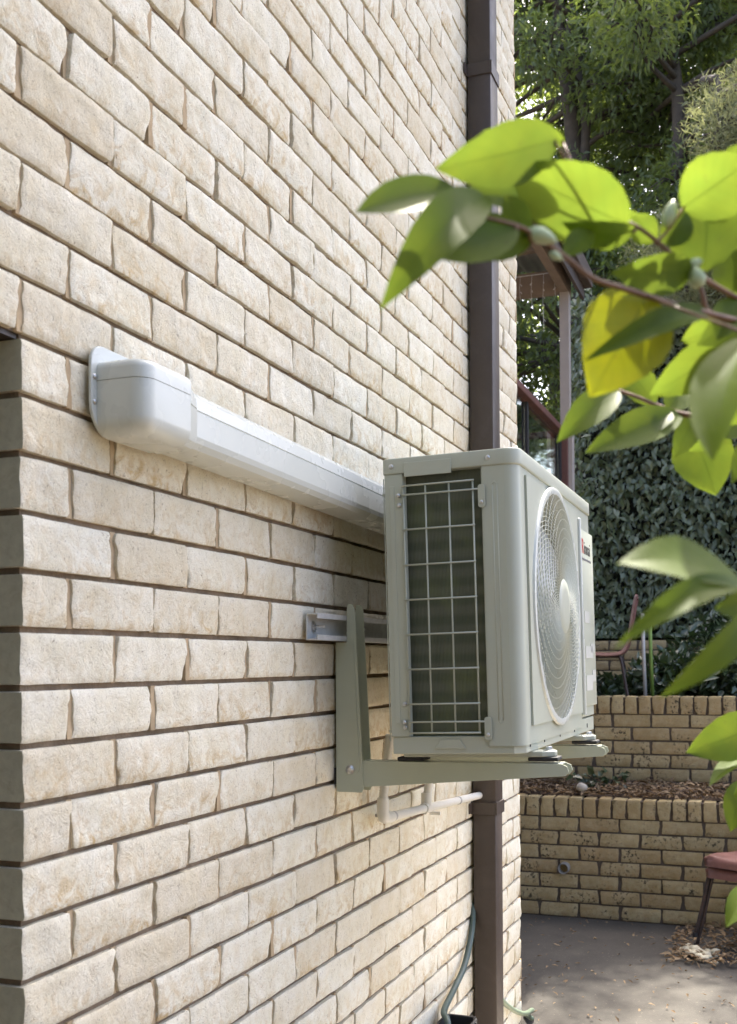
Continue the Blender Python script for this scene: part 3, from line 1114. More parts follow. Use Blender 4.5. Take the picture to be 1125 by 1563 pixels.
# feet
for x in (.088, .652):
    m = MB()
    m.prism([(x, .0), (x + .062, .0), (x + .062, -.335), (x + .045, -.362), (x + .017, -.362), (x, -.335)], 2, -.014, -.0005)
    ft = A(m, 'foot', M_ac, bevel=.003)
    for ya, yb in ((-.37, -.30), (-.05, .018)):
        m = MB(); m.box(x + .004, x + .058, ya, yb, -.0235, -.0142)
        A(m, 'rubber_pad', M_black, ft, bevel=.003)
    m = MB()
    m.lathe([(.0001, .009), (.007, .009), (.008, .007), (.008, .0015)], (x + .031, -.345, 0), 2, 6)
    m.lathe([(.0001, .002), (.0125, .002), (.0125, -.0004)], (x + .031, -.345, 0), 2, 18)
    A(m, 'bolt', M_zinc, ft)

# ------------------------------------------------------------------ condensate drain
dr = empty('drain_pipe', (1.42, -.05, GZ - .37), 'white plastic drain pipe below the outdoor unit ending at the downpipe', 'drain pipe')
B = (1.42, -.05, GZ - .37)
E = Vector((2.447, -.032, GZ - .432)); S = Vector((1.42, -.050, GZ - .374)); T = S.lerp(E, .37)
m = MB(); m.tube([S, E], .0125, 14)
P_(m, 'pipe', M_pvc, dr, B, smooth=True, auto=.8)
m = MB()
m.tube([S + Vector((.045, -.0008, -.0025)), S + Vector((.0, 0, 0)), S + Vector((-.012, 0, .003)), S + Vector((-.018, 0, .014)), S + Vector((-.018, 0, .055))], [.0155, .0162, .0165, .0165, .0155], 14)
P_(m, 'elbow', M_pvc, dr, B, smooth=True, auto=.8)
m = MB()
n = 46
m.tube([S + Vector((-.018, -.0015 * i * .3, .05 + .0038 * i)) for i in range(n)], [.0108 if i % 2 else .0135 for i in range(n)], 12)
P_(m, 'flexible_hose', M_pvc, dr, B, smooth=True)
m = MB()
d = (E - S).normalized()
m.tube([T - d * .032, T + d * .032], .0158, 14); m.tube([T, T + Vector((0, 0, .045))], .0158, 14); m.tube([T + Vector((0, 0, .03)), T + Vector((0, -.03, .19))], .0122, 12)
P_(m, 'tee', M_pvc, dr, B, smooth=True, auto=.8)
q = S.lerp(E, .72)
for qq in (q, S.lerp(E, .06)):
    m = MB(); m.tube([qq - d * .006, qq + d * .006], .0139, 12); m.box(qq.x - .005, qq.x + .005, qq.y + .008, .0, qq.z - .004, qq.z + .004)
    P_(m, 'clip', plain('grey_clip', (.35, .35, .34), .5), dr, B, smooth=True, auto=.8)
for qq in (S.lerp(E, .55),):
    m = MB(); m.tube([qq + Vector((0, .01, -.03)), qq + Vector((0, .045, -.03))], .006, 8)
    P_(m, 'wall_plug', M_pvc, dr, B)

# ------------------------------------------------------------------ hose + black tub at the foot of the wall
def bez(p, n=24):
    """Catmull-Rom through p"""
    p = [Vector(a) for a in p]
    p = [p[0] * 2 - p[1]] + p + [p[-1] * 2 - p[-2]]
    out = []
    for i in range(1, len(p) - 2):
        for k in range(n):
            t = k / n
            a, b, c, e = p[i - 1], p[i], p[i + 1], p[i + 2]
            out.append(.5 * ((2 * b) + (-a + c) * t + (2 * a - 5 * b + 4 * c - e) * t * t + (-a + 3 * b - 3 * c + e) * t ** 3))
    out.append(p[-2])
    return out


m = MB(); m.tube(bez([(2.47, -.001, .68), (2.42, -.012, .62), (2.36, -.018, .567), (2.27, -.02, .505), (2.14, -.02, .463), (2.01, -.03, .44), (1.95, -.06, .42), (1.90, -.075, .30), (1.88, -.075, .05)], 10), .0105, 10)
o = m.build('garden_hose', M_hose, smooth=True)
tag(o, 'dark green hose hanging beside the downpipe towards the black trough', 'hose')
m = MB(); m.tube(bez([(2.57, -.006, .50), (2.63, -.022, .37), (2.78, -.022, .26), (2.98, -.022, .16), (3.18, -.022, .085), (3.36, -.015, .045), (3.43, .002, .02), (3.40, .02, .012), (3.30, -.028, .03)], 10), .010, 10)
o = m.build('hose_tail', M_hose2, smooth=True)
tag(o, 'pale green hose end looping onto the patio at the wall corner', 'hose')
bs = empty('plastic_trough', (1.9, -.075, 0), 'black plastic trough with ribbed rim on the ground before the downpipe', 'trough')
B = (1.9, -.075, 0)
m = MB()
def tubsec(w, d, z): return [(1.90 + w * a, -.075 + d * b, z) for a, b in ((-1, -.8), (-.85, -1), (.85, -1), (1, -.8), (1, .8), (.85, 1), (-.85, 1), (-1, .8))]
lv = [(.125, .036, 0.0), (.15, .048, .37), (.16, .055, .385), (.16, .055, .42), (.15, .046, .42), (.12, .03, .03)]
vs = [p for a in lv for p in tubsec(*a)]
fs = [(i * 8 + k, i * 8 + (k + 1) % 8, (i + 1) * 8 + (k + 1) % 8, (i + 1) * 8 + k) for i in range(len(lv) - 1) for k in range(8)] + [tuple(range(8)), tuple(range(40, 48))]
m.add(vs, fs)
P_(m, 'basin', M_black, bs, B, bevel=.003)
for i in range(10):
    m = MB(); m.box(1.775 + .026 * i, 1.783 + .026 * i, -.1335, -.1285, .36, .415)
    P_(m, 'rib', M_black, bs, B)

# ------------------------------------------------------------------ vent stub and stone
m = MB()
vx, vy, vz = 5.33, .205, GZ - 1.199
m.lathe([(.026, .03), (.026, -.055), (.0295, -.06), (.0315, -.06), (.0315, -.02), (.034, -.02), (.034, .03)], (vx, vy, vz), 0, 24)
vp = empty('vent_pipe', (vx, vy, vz), 'grey-white pipe stub poking out of the lower garden wall', 'pipe')
o = m.build('pipe_end', plain('weathered_pvc', (.27, .26, .24), .6, var=.2, vscale=30), vp, smooth=True, auto=.7); o.location = (-vx, -vy, -vz)
m = MB(); m.disc((vx + .005, vy, vz), .0265, 0)
o = m.build('pipe_bore', M_darkint, vp); o.location = (-vx, -vy, -vz)


def pebble(r, seed, sx=1.0, sy=1.0, sz=.75):
    bm = bmesh.new()
    bmesh.ops.create_icosphere(bm, subdivisions=2, radius=r)
    for v in bm.verts:
        k = 1 + .18 * noise.noise(v.co * (1.3 / r) + Vector((seed, 0, 0)))
        v.co = Vector((v.co.x * sx, v.co.y * sy, v.co.z * sz)) * k
    me = bpy.data.meshes.new('stone')
    bm.to_mesh(me); bm.free()
    me.polygons.foreach_set('use_smooth', [True] * len(me.polygons))
    return me


me = pebble(.036, 3.3); me.materials.append(plain('pale_stone', (.36, .33, .28), .85, var=.15, vscale=30, bump=.4))
o = link('stone', me, None, (5.42, .115, .775)); tag(o, 'round pale stone lying on the capping of the lower garden wall', 'stone')
M_peb = plain('cream_pebble', (.55, .50, .36), .7, var=.2, vscale=40)
pm = []
for i in range(4):
    me = pebble(.024, i * 5.1, 1.2, .9, .7); me.materials.append(M_peb); pm.append(me)
for i in range(26):
    p = (4.66 + random.gauss(0, .07), -.60 + random.gauss(0, .055), .014 + random.random() * .02)
    o = link('pebble', pm[i % 4], None, p)
    s = random.uniform(.55, 1.05); o.scale = (s, s, s); o.rotation_euler = (0, 0, random.uniform(0, 6))
    tag(o, 'small cream pebble in the heap among dry leaves by the stacked chairs', 'pebble', 'cream pebbles heaped among the dry leaves on the patio')

# ------------------------------------------------------------------ chairs
M_pink = plain('faded_pink_plastic', (.21, .095, .078), .5, var=.2, vscale=9, dirt=(.30, .17, .14), dirt_amt=.4, dscale=8)
M_leg = plain('dark_brown_tube', (.045, .032, .028), .45, metal=.3, var=.15, vscale=30, dirt=(.12, .06, .035), dirt_amt=.4, dscale=30)


def chair_meshes():
    prof = bez([(.235, 0, .385), (.225, 0, .425), (.17, 0, .438), (0, 0, .425), (-.13, 0, .425), (-.185, 0, .45), (-.215, 0, .53), (-.235, 0, .65), (-.262, 0, .80), (-.275, 0, .81)], 5)
    nw = 12
    vs, fs = [], []
    n = len(prof)
    for sgn, off in ((1, 0), (-1, .006)):
        for i, p in enumerate(prof):
            f = i / (n - 1)
            hw = .22 - .03 * (f > .55) * (f - .55) / .45
            tn = (prof[min(i + 1, n - 1)] - prof[max(i - 1, 0)]).normalized()
            nn = Vector((-tn.z, 0, tn.x))
            if nn.z < 0 or (f > .6 and nn.x < 0): nn = -nn
            for j in range(nw + 1):
                q = 2 * j / nw - 1
                up = .022 * abs(q) ** 4 if f > .12 else 0
                side = nn * (up - .03 * max(0, abs(q) - .93) / .07)
                v = p + Vector((0, q * hw, 0)) + side - nn * off
                vs.append(v)
    Wn = nw + 1
    for s in (0, 1):
        for i in range(n - 1):
            for j in range(nw):
                a = s * n * Wn + i * Wn + j
                q = (a, a + 1, a + Wn + 1, a + Wn)
                fs.append(q if s == 0 else q[::-1])
    b = [j for j in range(Wn)] + [i * Wn + nw for i in range(1, n)] + [(n - 1) * Wn + j for j in range(nw - 1, -1, -1)] + [i * Wn for i in range(n - 2, 0, -1)]
    for i in range(len(b)):
        a, c = b[i], b[(i + 1) % len(b)]
        fs.append((a, c, n * Wn + c, n * Wn + a))
    shell = MB().add(vs, fs).mesh('seat_shell', M_pink, smooth=True, auto=.9)
    legs = []
    for sx in (1, -1):
        for sy in (1, -1):
            legs.append(MB().tube(bez([(.05 * sx, .17 * sy, .408), (.13 * sx, .19 * sy, .405), (.165 * sx, .205 * sy, .38), (.20 * sx, .235 * sy, .18), (.235 * sx, .262 * sy, .008)], 5), .0105, 10).mesh('leg', M_leg, smooth=True))
    bar = MB()
    for sy in (1, -1):
        bar.tube([(-.055, .17 * sy, .408), (.055, .17 * sy, .408)], .0105, 8)
    bar.tube([(.052, -.172, .408), (.052, .172, .408)], .008, 8); bar.tube([(-.052, -.172, .408), (-.052, .172, .408)], .008, 8)
    feet = [MB().lathe([(.0001, 0), (.014, 0), (.014, .022), (.011, .024)], (.236 * sx, .263 * sy, 0), 2, 10).mesh('foot_cap', M_black, smooth=True, auto=.6) for sx in (1, -1) for sy in (1, -1)]
    return shell, legs, bar.mesh('seat_frame', M_leg, smooth=True), feet


CH = chair_meshes()


def chair(loc, rz, label, group=None):
    r = empty('garden_chair', loc, label, 'chair', group)
    r.rotation_euler = (0, 0, rz)
    link('seat_shell', CH[0], r)
    for l, f in zip(CH[1], CH[3]):
        lo = link('leg', l, r)
        link('foot_cap', f, lo)
    link('seat_frame', CH[2], r)
    return r


CX, CY = 4.93, -.93
chair((CX, CY, 0), math.radians(152), 'faded pink plastic chair with brown metal legs, lower of two stacked by the garden wall')
chair((CX - .012, CY + .005, .062), math.radians(152), 'faded pink plastic chair on top of the stack by the garden wall')
chair((6.42, .17, 1.165), math.radians(96), 'pink plastic chair standing on the terrace above the upper garden wall')

# ------------------------------------------------------------------ raised deck with glass balustrade and roof
M_dpost = plain('red_brown_timber', (.13, .055, .042), .6, var=.2, vscale=9)
M_dpale = plain('pale_post', (.40, .35, .31), .6, var=.06)
M_dbeam = plain('tan_beam', (.26, .195, .15), .65, var=.12, vscale=8)
M_dfasc = plain('brown_fascia', (.10, .078, .068), .6, var=.1)
M_dsheet = plain('roof_sheet_underside', (.20, .20, .195), .5, var=.06)
mgl, tgl, pgl = nodes('balustrade_glass')
pgl.inputs['Base Color'].default_value = (.85, .92, .90, 1); pgl.inputs['Roughness'].default_value = .02
pgl.inputs['Transmission Weight'].default_value = 1.0; pgl.inputs['IOR'].default_value = 1.45
DX, DY = 6.62, .44
dk = empty('raised_deck', (DX, DY, 1.2), 'raised deck with brown posts, glass balustrade and sloping roof beyond the wall corner', 'deck')
B = (DX, DY, 1.2)
def DK(m, name, mat, parent=dk, **k):
    o = m.build(name, mat, parent, **k)
    if parent is dk: o.location = -Vector(B)
    return o
ZR = 3.19
X0 = 3.30
m = MB(); m.box(DX - .045, DX + .045, DY - .045, DY + .045, 1.15, ZR + .03); DK(m, 'post', M_dpost, bevel=.004)
m = MB(); m.box(DX - .010, DX + .060, DY - .056, DY + .012, ZR + .031, 4.20); DK(m, 'post', M_dpale, bevel=.003)
m = MB(); m.box(DX - .02, DX + .066, DY - .075, DY - .0455, 1.15, ZR + .0305); DK(m, 'post', M_dpale, bevel=.002)  # narrow pale strip up the outer side of the brown post
m = MB(); m.box(X0, DX - .0455, DY - .035, DY + .045, ZR - .035, ZR + .01); hr = DK(m, 'handrail', M_dpost, bevel=.006)
m = MB(); m.box(X0, DX - .0455, DY - .0, DY + .04, 2.16, 2.20); DK(m, 'bottom_rail', M_dpost, bevel=.004)
for i in range(3):
    x0 = X0 + .02 + i * 1.09
    m = MB(); m.box(x0, x0 + 1.03, DY + .016, DY + .024, 2.2005, ZR - .0355); DK(m, 'glass_panel', mgl)
    m = MB(); m.box(x0 + 1.035, x0 + 1.075, DY - .002, DY + .042, 2.2005, ZR - .0355); DK(m, 'baluster', M_black)
m = MB(); m.box(DX - .03, DX + .03, DY + .0455, 4.4, ZR - .035, ZR + .01); DK(m, 'handrail', M_dpost, bevel=.006)
for i in range(3):
    y0 = DY + .06 + i * 1.3
    m = MB(); m.box(DX - .004, DX + .004, y0, y0 + 1.22, 2.2005, ZR - .0355); DK(m, 'glass_panel', mgl)
    m = MB(); m.box(DX - .02, DX + .02, y0 + 1.235, y0 + 1.275, 2.2005, ZR - .0355); DK(m, 'baluster', M_black)
m = MB()
m.box(X0, DX + .02, DY + .046, 4.5, 1.98, 2.10)
DK(m, 'deck_frame', M_dpost)
for i in range(28):
    m = MB(); m.box(X0, DX + .03, DY + .05 + i * .145, DY + .185 + i * .145, 2.1005, 2.125); DK(m, 'deck_board', M_dbeam)
# roof: beams, fascia, sheet
m = MB(); m.box(X0, DX + .12, DY - .050, DY + .010, 4.2005, 4.34); DK(m, 'side_beam', M_dbeam, bevel=.003)
m = MB(); m.box(DX - .03, DX + .06, DY + .0105, 4.5, 4.2005, 4.36); DK(m, 'end_beam', M_dbeam, bevel=.003)
m = MB(); m.box(X0, DX + .22, DY - .130, DY - .110, 4.20, 4.40); m.box(X0, DX + .22, DY - .1095, DY - .051, 4.345, 4.36); DK(m, 'fascia', M_dfasc)
m = MB(); m.box(X0, DX + .23, DY - .19, DY - .1305, 4.28, 4.40); DK(m, 'gutter', M_dfasc, bevel=.008)
sh = MB()
ny = 150
vs = []
for xx in (X0, DX + .28):
    for j in range(ny + 1):
        yy = DY - .10 + (4.6 - DY) * j / ny
        vs.append((xx, yy, 4.445 + .10 * (yy - DY) + .009 * math.sin(yy * 2 * math.pi / .076)))
sh.add(vs, [(j, j + 1, ny + 2 + j, ny + 1 + j) for j in range(ny)])
DK(sh, 'roof_sheet', M_dsheet, smooth=True)
for i in range(4):
    m = MB(); xx = 3.6 + i * .85; m.box(xx, xx + .05, DY + .011, 4.5, 4.35, 4.43); DK(m, 'rafter', M_dbeam)
# icicle lights
fl_ = empty('fairy_lights', (DX - .05, DY + .3, 4.2), 'string of white icicle lights hanging from the deck roof beam', 'fairy lights')
M_wire = plain('white_wire', (.70, .70, .68), .5)
m = MB(); m.tube([(DX - .06, DY - .02, 4.33), (DX - .06, DY + 1.5, 4.33)], .003, 5)
o = m.build('cable', M_wire, fl_); o.location = (-(DX - .05), -(DY + .3), -4.2)
for i in range(16):
    yy = DY + .03 + i * .085
    ln = random.choice((.18, .30, .42, .24, .36))
    m = MB()
    m.tube([(DX - .06, yy, 4.33), (DX - .062, yy + .006, 4.33 - ln * .5), (DX - .06, yy, 4.33 - ln)], .0014, 4)
    for k in range(1, int(ln / .055)):
        z = 4.33 - k * .055
        m.tube([(DX - .06, yy, z), (DX - .064, yy + random.uniform(-.015, .015), z - .016)], [.002, .0035], 5)
    o = m.build('strand', M_wire, fl_); o.location = (-(DX - .05), -(DY + .3), -4.2)


# ------------------------------------------------------------------ foliage
def leaves_mesh(name, P, axis, nrm, ln, wd, mat, fold=.25):
    """pointed leaves: 5-point folded blades. P base points, axis/nrm unit arrays"""
    n = len(P)
    side = np.cross(axis, nrm)
    side /= np.linalg.norm(side, axis=1)[:, None] + 1e-9
    l, w_ = ln[:, None], wd[:, None]
    mid = P + axis * l * .42
    v = np.empty((n, 4, 3))
    v[:, 0] = P
    v[:, 1] = mid + side * w_ * .5 + nrm * w_ * fold
    v[:, 2] = P + axis * l - nrm * l * .10
    v[:, 3] = mid - side * w_ * .5 + nrm * w_ * fold
    me = bpy.data.meshes.new(name)
    me.vertices.add(n * 4)
    me.vertices.foreach_set('co', v.astype(np.float32).ravel())
    b = (np.arange(n) * 4)[:, None]
    tri = np.concatenate([b + np.array([0, 1, 2]), b + np.array([0, 2, 3])], 1).reshape(-1)
    me.loops.add(len(tri))
    me.loops.foreach_set('vertex_index', tri.astype(np.int32))
    me.polygons.add(n * 2)
    me.polygons.foreach_set('loop_start', np.arange(0, n * 6, 3, dtype=np.int32))
    me.polygons.foreach_set('loop_total', np.full(n * 2, 3, dtype=np.int32))
    me.update(calc_edges=True)
    a = me.attributes.new('rnd', 'FLOAT', 'POINT')
    a.data.foreach_set('value', np.repeat(RS.rand(n), 4).astype(np.float32))
    me.materials.append(mat)
    me.validate()
    return me


def unit(a):
    return a / (np.linalg.norm(a, axis=1)[:, None] + 1e-9)


def cloud_leaves(centres, radii, counts, ln, wd, droop=.5, hollow=.0):
    Ps, As, Ns, L, Wd = [], [], [], [], []
    for c, r, k in zip(centres, radii, counts):
        d = unit(RS.randn(k, 3))
        rr = RS.rand(k) ** (1 / 3.0)
        rr = hollow + (1 - hollow) * rr
        p = np.array(c) + d * rr[:, None] * np.array(r)
        ax = unit(RS.randn(k, 3) * .8 + d * .5 + np.array([0, 0, -droop]))
        nm = unit(RS.randn(k, 3) * .7 + np.array([0, 0, .8]))
        nm = unit(nm - ax * (nm * ax).sum(1)[:, None])
        Ps.append(p); As.append(ax); Ns.append(nm)
        L.append(ln * RS.uniform(.65, 1.25, k)); Wd.append(wd * RS.uniform(.7, 1.2, k))
    return [np.concatenate(a) for a in (Ps, As, Ns, L, Wd)]


M_bark = plain('grey_bark', (.085, .068, .052), .9, var=.3, vscale=8, bump=.8, bscale=30, bdist=.01)
M_gum = leaf_mat('gum_leaf', (.080, .108, .062), (.135, .165, .095), (.36, .46, .09), .42, .42, .45)
M_ash = leaf_mat('ash_leaf', (.085, .114, .062), (.140, .172, .094), (.40, .50, .08), .44, .42, .45)
M_wisp = leaf_mat('wispy_leaf', (.19, .205, .105), (.29, .295, .17), (.34, .36, .15), .35, .6, .3)
M_ivy = leaf_mat('ivy_leaf', (.11, .145, .075), (.21, .245, .135), (.22, .28, .07), .28, .30, .7)
M_shr = leaf_mat('bed_shrub_leaf', (.040, .066, .030), (.080, .110, .052), (.05, .10, .02), .15, .32, .7)


def tree(name, label, stems, clumps, nleaf, ln, wd, mat, group=None, droop=.5):
    base = Vector(stems[0][0][0])
    root = empty(name, base, label, 'tree', group)
    t = MB()
    for pts, rs in stems:
        pp = bez(pts, 5)
        t.tube(pp, [rs[0] + (rs[1] - rs[0]) * i / (len(pp) - 1) for i in range(len(pp))], 9)
    allp = [Vector(p) for pts, _ in stems for p in bez(pts, 4)]
    for c, r in clumps:
        c = Vector(c)
        q = min((p for p in allp if p.z < c.z + .2), key=lambda p: (p - c).length, default=allp[-1])
        midp = q.lerp(c, .5) + Vector((random.uniform(-.15, .15), random.uniform(-.15, .15), .12))
        if (q - c).length > .15:
            t.tube(bez([q, midp, c + Vector((0, 0, .1))], 4), [.035 - .025 * i / 8 for i in range(9)], 6)
        for _ in range(4):
            e = c + Vector((random.uniform(-1, 1) * r[0], random.uniform(-1, 1) * r[1], random.uniform(-.8, .9) * r[2])) * .8
            t.tube([c.lerp(q, .25), c.lerp(e, .5) + Vector((0, 0, .06)), e], [.014, .009, .004], 5)
    o = t.build('trunk', M_bark, root, smooth=True); o.location = -base
    vol = np.array([r[0] * r[1] * r[2] for _, r in clumps]) ** .7
    cnt = np.maximum(40, (nleaf * vol / vol.sum())).astype(int)
    me = leaves_mesh('crown', *cloud_leaves([c for c, _ in clumps], [r for _, r in clumps], cnt, ln, wd, droop), mat)
    o = link('crown', me, root); o.location = -base
    return root


GAPS = [Vector(q) for q in ((3.88, -.42, 0), (4.34, -.80, 0), (4.66, -.60, 0))]     # canopy gaps that let sun flecks through


def shade_edge(c):
    return c[0] - (c[2] + .55) / math.tan(SUN_EL) < 3.45


def clumps_in(x0, x1, y0, y1, z0, z1, n, rmin, rmax, seed, gap=None):
    r = random.Random(seed)
    out = []
    while len(out) < n:
        c = (r.uniform(x0, x1), r.uniform(y0, y1), r.uniform(z0, z1))
        if gap and gap(c): continue
        k = r.uniform(rmin, rmax)
        if gap and any((Vector(c) - q - sdir * (Vector(c) - q).dot(sdir)).length < k * .62 + .05 for q in GAPS): continue
        out.append((c, (k, k * r.uniform(.9, 1.3), k * r.uniform(.55, .85))))
    return out


def S_(*px):      # stem polyline from photo pixels + depth
    return [tuple(at(a, b, c)) for a, b, c in px]


# tall tree with forked trunk
tA = S_((884, 700, 12.6), (884, 420, 12.6), (876, 217, 12.6), (865, 123, 12.6), (854, 29, 12.6), (846, -160, 12.6), (850, -420, 12.6))
tA[0] = (tA[0][0], tA[0][1], 1.75)
tA2 = S_((884, 330, 12.6), (894, 190, 12.45), (878, 95, 12.4), (866, 58, 12.4), (900, -120, 12.3))
tA3 = S_((880, 140, 12.6), (885, 90, 12.7), (890, 38, 12.7), (915, -80, 12.7))
tree('gum_tree', 'tall dark tree with forked grey trunk behind the deck roof', [(tA, (.13, .045)), (tA2, (.06, .03)), (tA3, (.04, .02))],
     clumps_in(10.9, 13.6, -.2, 3.6, 4.4, 10.0, 96, .36, .75, 3, shade_edge) + clumps_in(9.3, 10.4, 1.2, 2.6, 5.2, 9.6, 9, .3, .5, 33, shade_edge) + clumps_in(9.8, 14.5, -.5, 4.0, 9.6, 14.2, 48, .5, .9, 71, shade_edge), 104000, .11, .034, M_gum, 'trees behind the garden')
tB = S_((1036, 760, 11.6), (1036, 300, 11.6), (1035, 164, 11.6), (1027, 88, 11.6), (1004, 20, 11.6), (990, -200, 11.6))
tB[0] = (tB[0][0], tB[0][1], 1.75)
tB2 = S_((1032, 120, 11.6), (1030, 60, 11.7), (1040, 40, 11.7), (1060, -150, 11.7))
tB3 = S_((1030, 100, 11.6), (1015, 40, 11.5), (1018, -40, 11.5), (1010, -200, 11.4))
tree('ash_tree', 'leafy tree with slim branching stems behind the hedge', [(tB, (.09, .03)), (tB2, (.035, .02)), (tB3, (.035, .02))],
     clumps_in(10.2, 12.6, -3.2, .8, 4.3, 9.6, 96, .36, .75, 5, shade_edge) + clumps_in(8.6, 9.6, -2.2, .3, 6.4, 8.6, 8, .3, .5, 35, shade_edge) + clumps_in(9.4, 13.5, -4.2, .6, 9.2, 13.6, 54, .5, .9, 72, shade_edge), 104000, .105, .034, M_ash, 'trees behind the garden')
# lit tree further back, filling behind both
tC = [(16.5, 2.4, 1.9), (16.4, 2.3, 5.0), (16.6, 2.5, 8.0), (16.5, 2.4, 12.0)]
tree('background_tree', 'sunlit yellow-green tree glimpsed beyond the dark trunks', [(tC, (.18, .05))],
     clumps_in(15.0, 18.5, -1.6, 5.4, 2.6, 12.0, 110, .5, 1.0, 9), 60000, .13, .055, M_gum, 'trees behind the garden')
tD = [(11.4, 3.1, 1.8), (11.3, 3.0, 3.0), (11.4, 3.1, 5.2)]
tree('small_tree', 'small bright-leaved tree seen through the deck opening', [(tD, (.07, .02))],
     clumps_in(10.6, 12.4, 1.2, 4.4, 1.9, 5.6, 60, .28, .55, 12), 24000, .075, .042, M_ash, 'trees behind the garden')
# wispy pale tree at the right
tE = S_((1110, 760, 9.95), (1108, 420, 9.8), (1100, 240, 8.9), (1096, 120, 8.9))
tE[0] = (tE[0][0], tE[0][1], 1.75)
ce = []
r_ = random.Random(21)
for _ in range(46):
    px_, py_ = r_.uniform(985, 1300), r_.uniform(110, 470)
    if px_ < 1060 and py_ < 190 + (1060 - px_) * 1.3: continue
    k = r_.uniform(.22, .42)
    ce.append((tuple(at(px_, py_, r_.uniform(8.5, 9.3))), (k * .85, k * .85, k * .7)))
tree('wispy_tree', 'pale feathery grey-green tree right of the dark tree', [(tE, (.06, .02))], ce, 26000, .075, .010, M_wisp, droop=-.3)

# hedge: ivy hanging over a bank
hg = empty('ivy_hedge', (8.7, -1.2, 1.7), 'tall dark ivy-covered hedge above the garden terrace', 'hedge')
B = (8.7, -1.2, 1.7)
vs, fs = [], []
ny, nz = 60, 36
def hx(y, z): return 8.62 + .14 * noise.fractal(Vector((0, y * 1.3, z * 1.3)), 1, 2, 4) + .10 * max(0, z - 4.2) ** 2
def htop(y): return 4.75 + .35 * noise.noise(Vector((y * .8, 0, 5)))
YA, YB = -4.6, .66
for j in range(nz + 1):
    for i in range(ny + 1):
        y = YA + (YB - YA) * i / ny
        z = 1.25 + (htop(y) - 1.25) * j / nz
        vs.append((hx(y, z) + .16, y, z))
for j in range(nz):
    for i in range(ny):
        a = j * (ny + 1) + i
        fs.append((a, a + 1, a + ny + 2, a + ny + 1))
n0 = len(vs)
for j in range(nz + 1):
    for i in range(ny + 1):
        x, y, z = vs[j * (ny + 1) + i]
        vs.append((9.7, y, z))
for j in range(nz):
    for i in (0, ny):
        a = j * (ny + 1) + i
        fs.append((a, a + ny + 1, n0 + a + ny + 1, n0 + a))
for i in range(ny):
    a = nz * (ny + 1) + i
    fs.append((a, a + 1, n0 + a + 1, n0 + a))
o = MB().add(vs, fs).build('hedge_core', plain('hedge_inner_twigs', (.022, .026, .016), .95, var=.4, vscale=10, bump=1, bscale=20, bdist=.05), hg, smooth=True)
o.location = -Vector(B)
k = 30000
yy = RS.uniform(YA - .05, YB + .12, k); zz = 1.22 + RS.rand(k) ** 1.0 * 3.6
xx = np.array([hx(a, b) for a, b in zip(yy, zz)]) + .10 - np.abs(RS.randn(k)) * .12
keep = zz < np.array([htop(a) for a in yy]) + .15
P = np.stack([xx, yy, zz], 1)[keep]; k = len(P)
ax = unit(RS.randn(k, 3) * np.array([.35, .6, .4]) + np.array([-.35, 0, -.85]))
nm = unit(RS.randn(k, 3) * .45 + np.array([-.9, 0, .5])); nm = unit(nm - ax * (nm * ax).sum(1)[:, None])
me = leaves_mesh('ivy', P, ax, nm, .085 * RS.uniform(.55, 1.25, k), .045 * RS.uniform(.6, 1.2, k), M_ivy, fold=.18)
o = link('ivy', me, hg); o.location = -Vector(B)


bh = empty('added_shade_hedge', (-4.2, -2.6, 0), 'tall dark evergreen hedge added unseen behind the viewer to block light', 'hedge')  # hedge added out of frame to darken faces turned towards the viewer
vs, fs = [], []
for j in range(13):
    for i in range(21):
        yy_, zz_ = -6.4 + 6.6 * i / 20, 6.0 * j / 12
        vs.append((.35 * noise.fractal(Vector((1, yy_, zz_)), 1, 2, 3), yy_ + 2.6, zz_))
for j in range(12):
    for i in range(20):
        a = j * 21 + i
        fs.append((a, a + 1, a + 22, a + 21))
n0 = len(vs)
vs += [(x - 1.1, y, z) for x, y, z in vs]
fs += [tuple(n0 + q for q in f[::-1]) for f in fs]
fs += [(240 + i, 241 + i, n0 + 241 + i, n0 + 240 + i) for i in range(20)] + [(j * 21 + e, (j + 1) * 21 + e, n0 + (j + 1) * 21 + e, n0 + j * 21 + e) for j in range(12) for e in (0, 20)]
MB().add(vs, fs).build('hedge_core', plain('evergreen_inner', (.025, .03, .018), .95, var=.4, vscale=6, bump=1, bscale=14, bdist=.06), bh, smooth=True)
k = 9000
P = np.stack([np.zeros(k), RS.uniform(-6.4, .2, k), RS.uniform(0, 6.1, k)], 1)
P[:, 0] = [.35 * noise.fractal(Vector((1, a, b)), 1, 2, 3) + .02 for a, b in P[:, 1:]] + np.abs(RS.randn(k)) * .12
P[:, 1] += 2.6
ax = unit(RS.randn(k, 3) * .5 + np.array([.4, 0, -.6])); nm = unit(RS.randn(k, 3) * .5 + np.array([.9, 0, .5])); nm = unit(nm - ax * (nm * ax).sum(1)[:, None])
link('foliage', leaves_mesh('foliage', P, ax, nm, .12 * RS.uniform(.6, 1.2, k), .06 * RS.uniform(.6, 1.2, k), M_shr), bh)


def shrub(name, label, c, r, n, ln, wd, mat, group):
    root = empty(name, (c[0], c[1], 1.22), label, 'shrub', group)
    t = MB()
    for _ in range(9):
        e = Vector((random.uniform(-.8, .8) * r[0], random.uniform(-.8, .8) * r[1], random.uniform(.3, .9) * r[2]))
        t.tube(bez([(random.uniform(-.04, .04), random.uniform(-.04, .04), -.05), e * .5 + Vector((0, 0, .05)), e], 4), [.009 - .0008 * i for i in range(9)], 5)
    t.build('stem', M_bark, root, smooth=True)
    me = leaves_mesh('foliage', *cloud_leaves([(0, 0, r[2] * .35)], [(r[0], r[1], r[2] * .75)], [n], ln, wd, .25), mat)
    link('foliage', me, root)


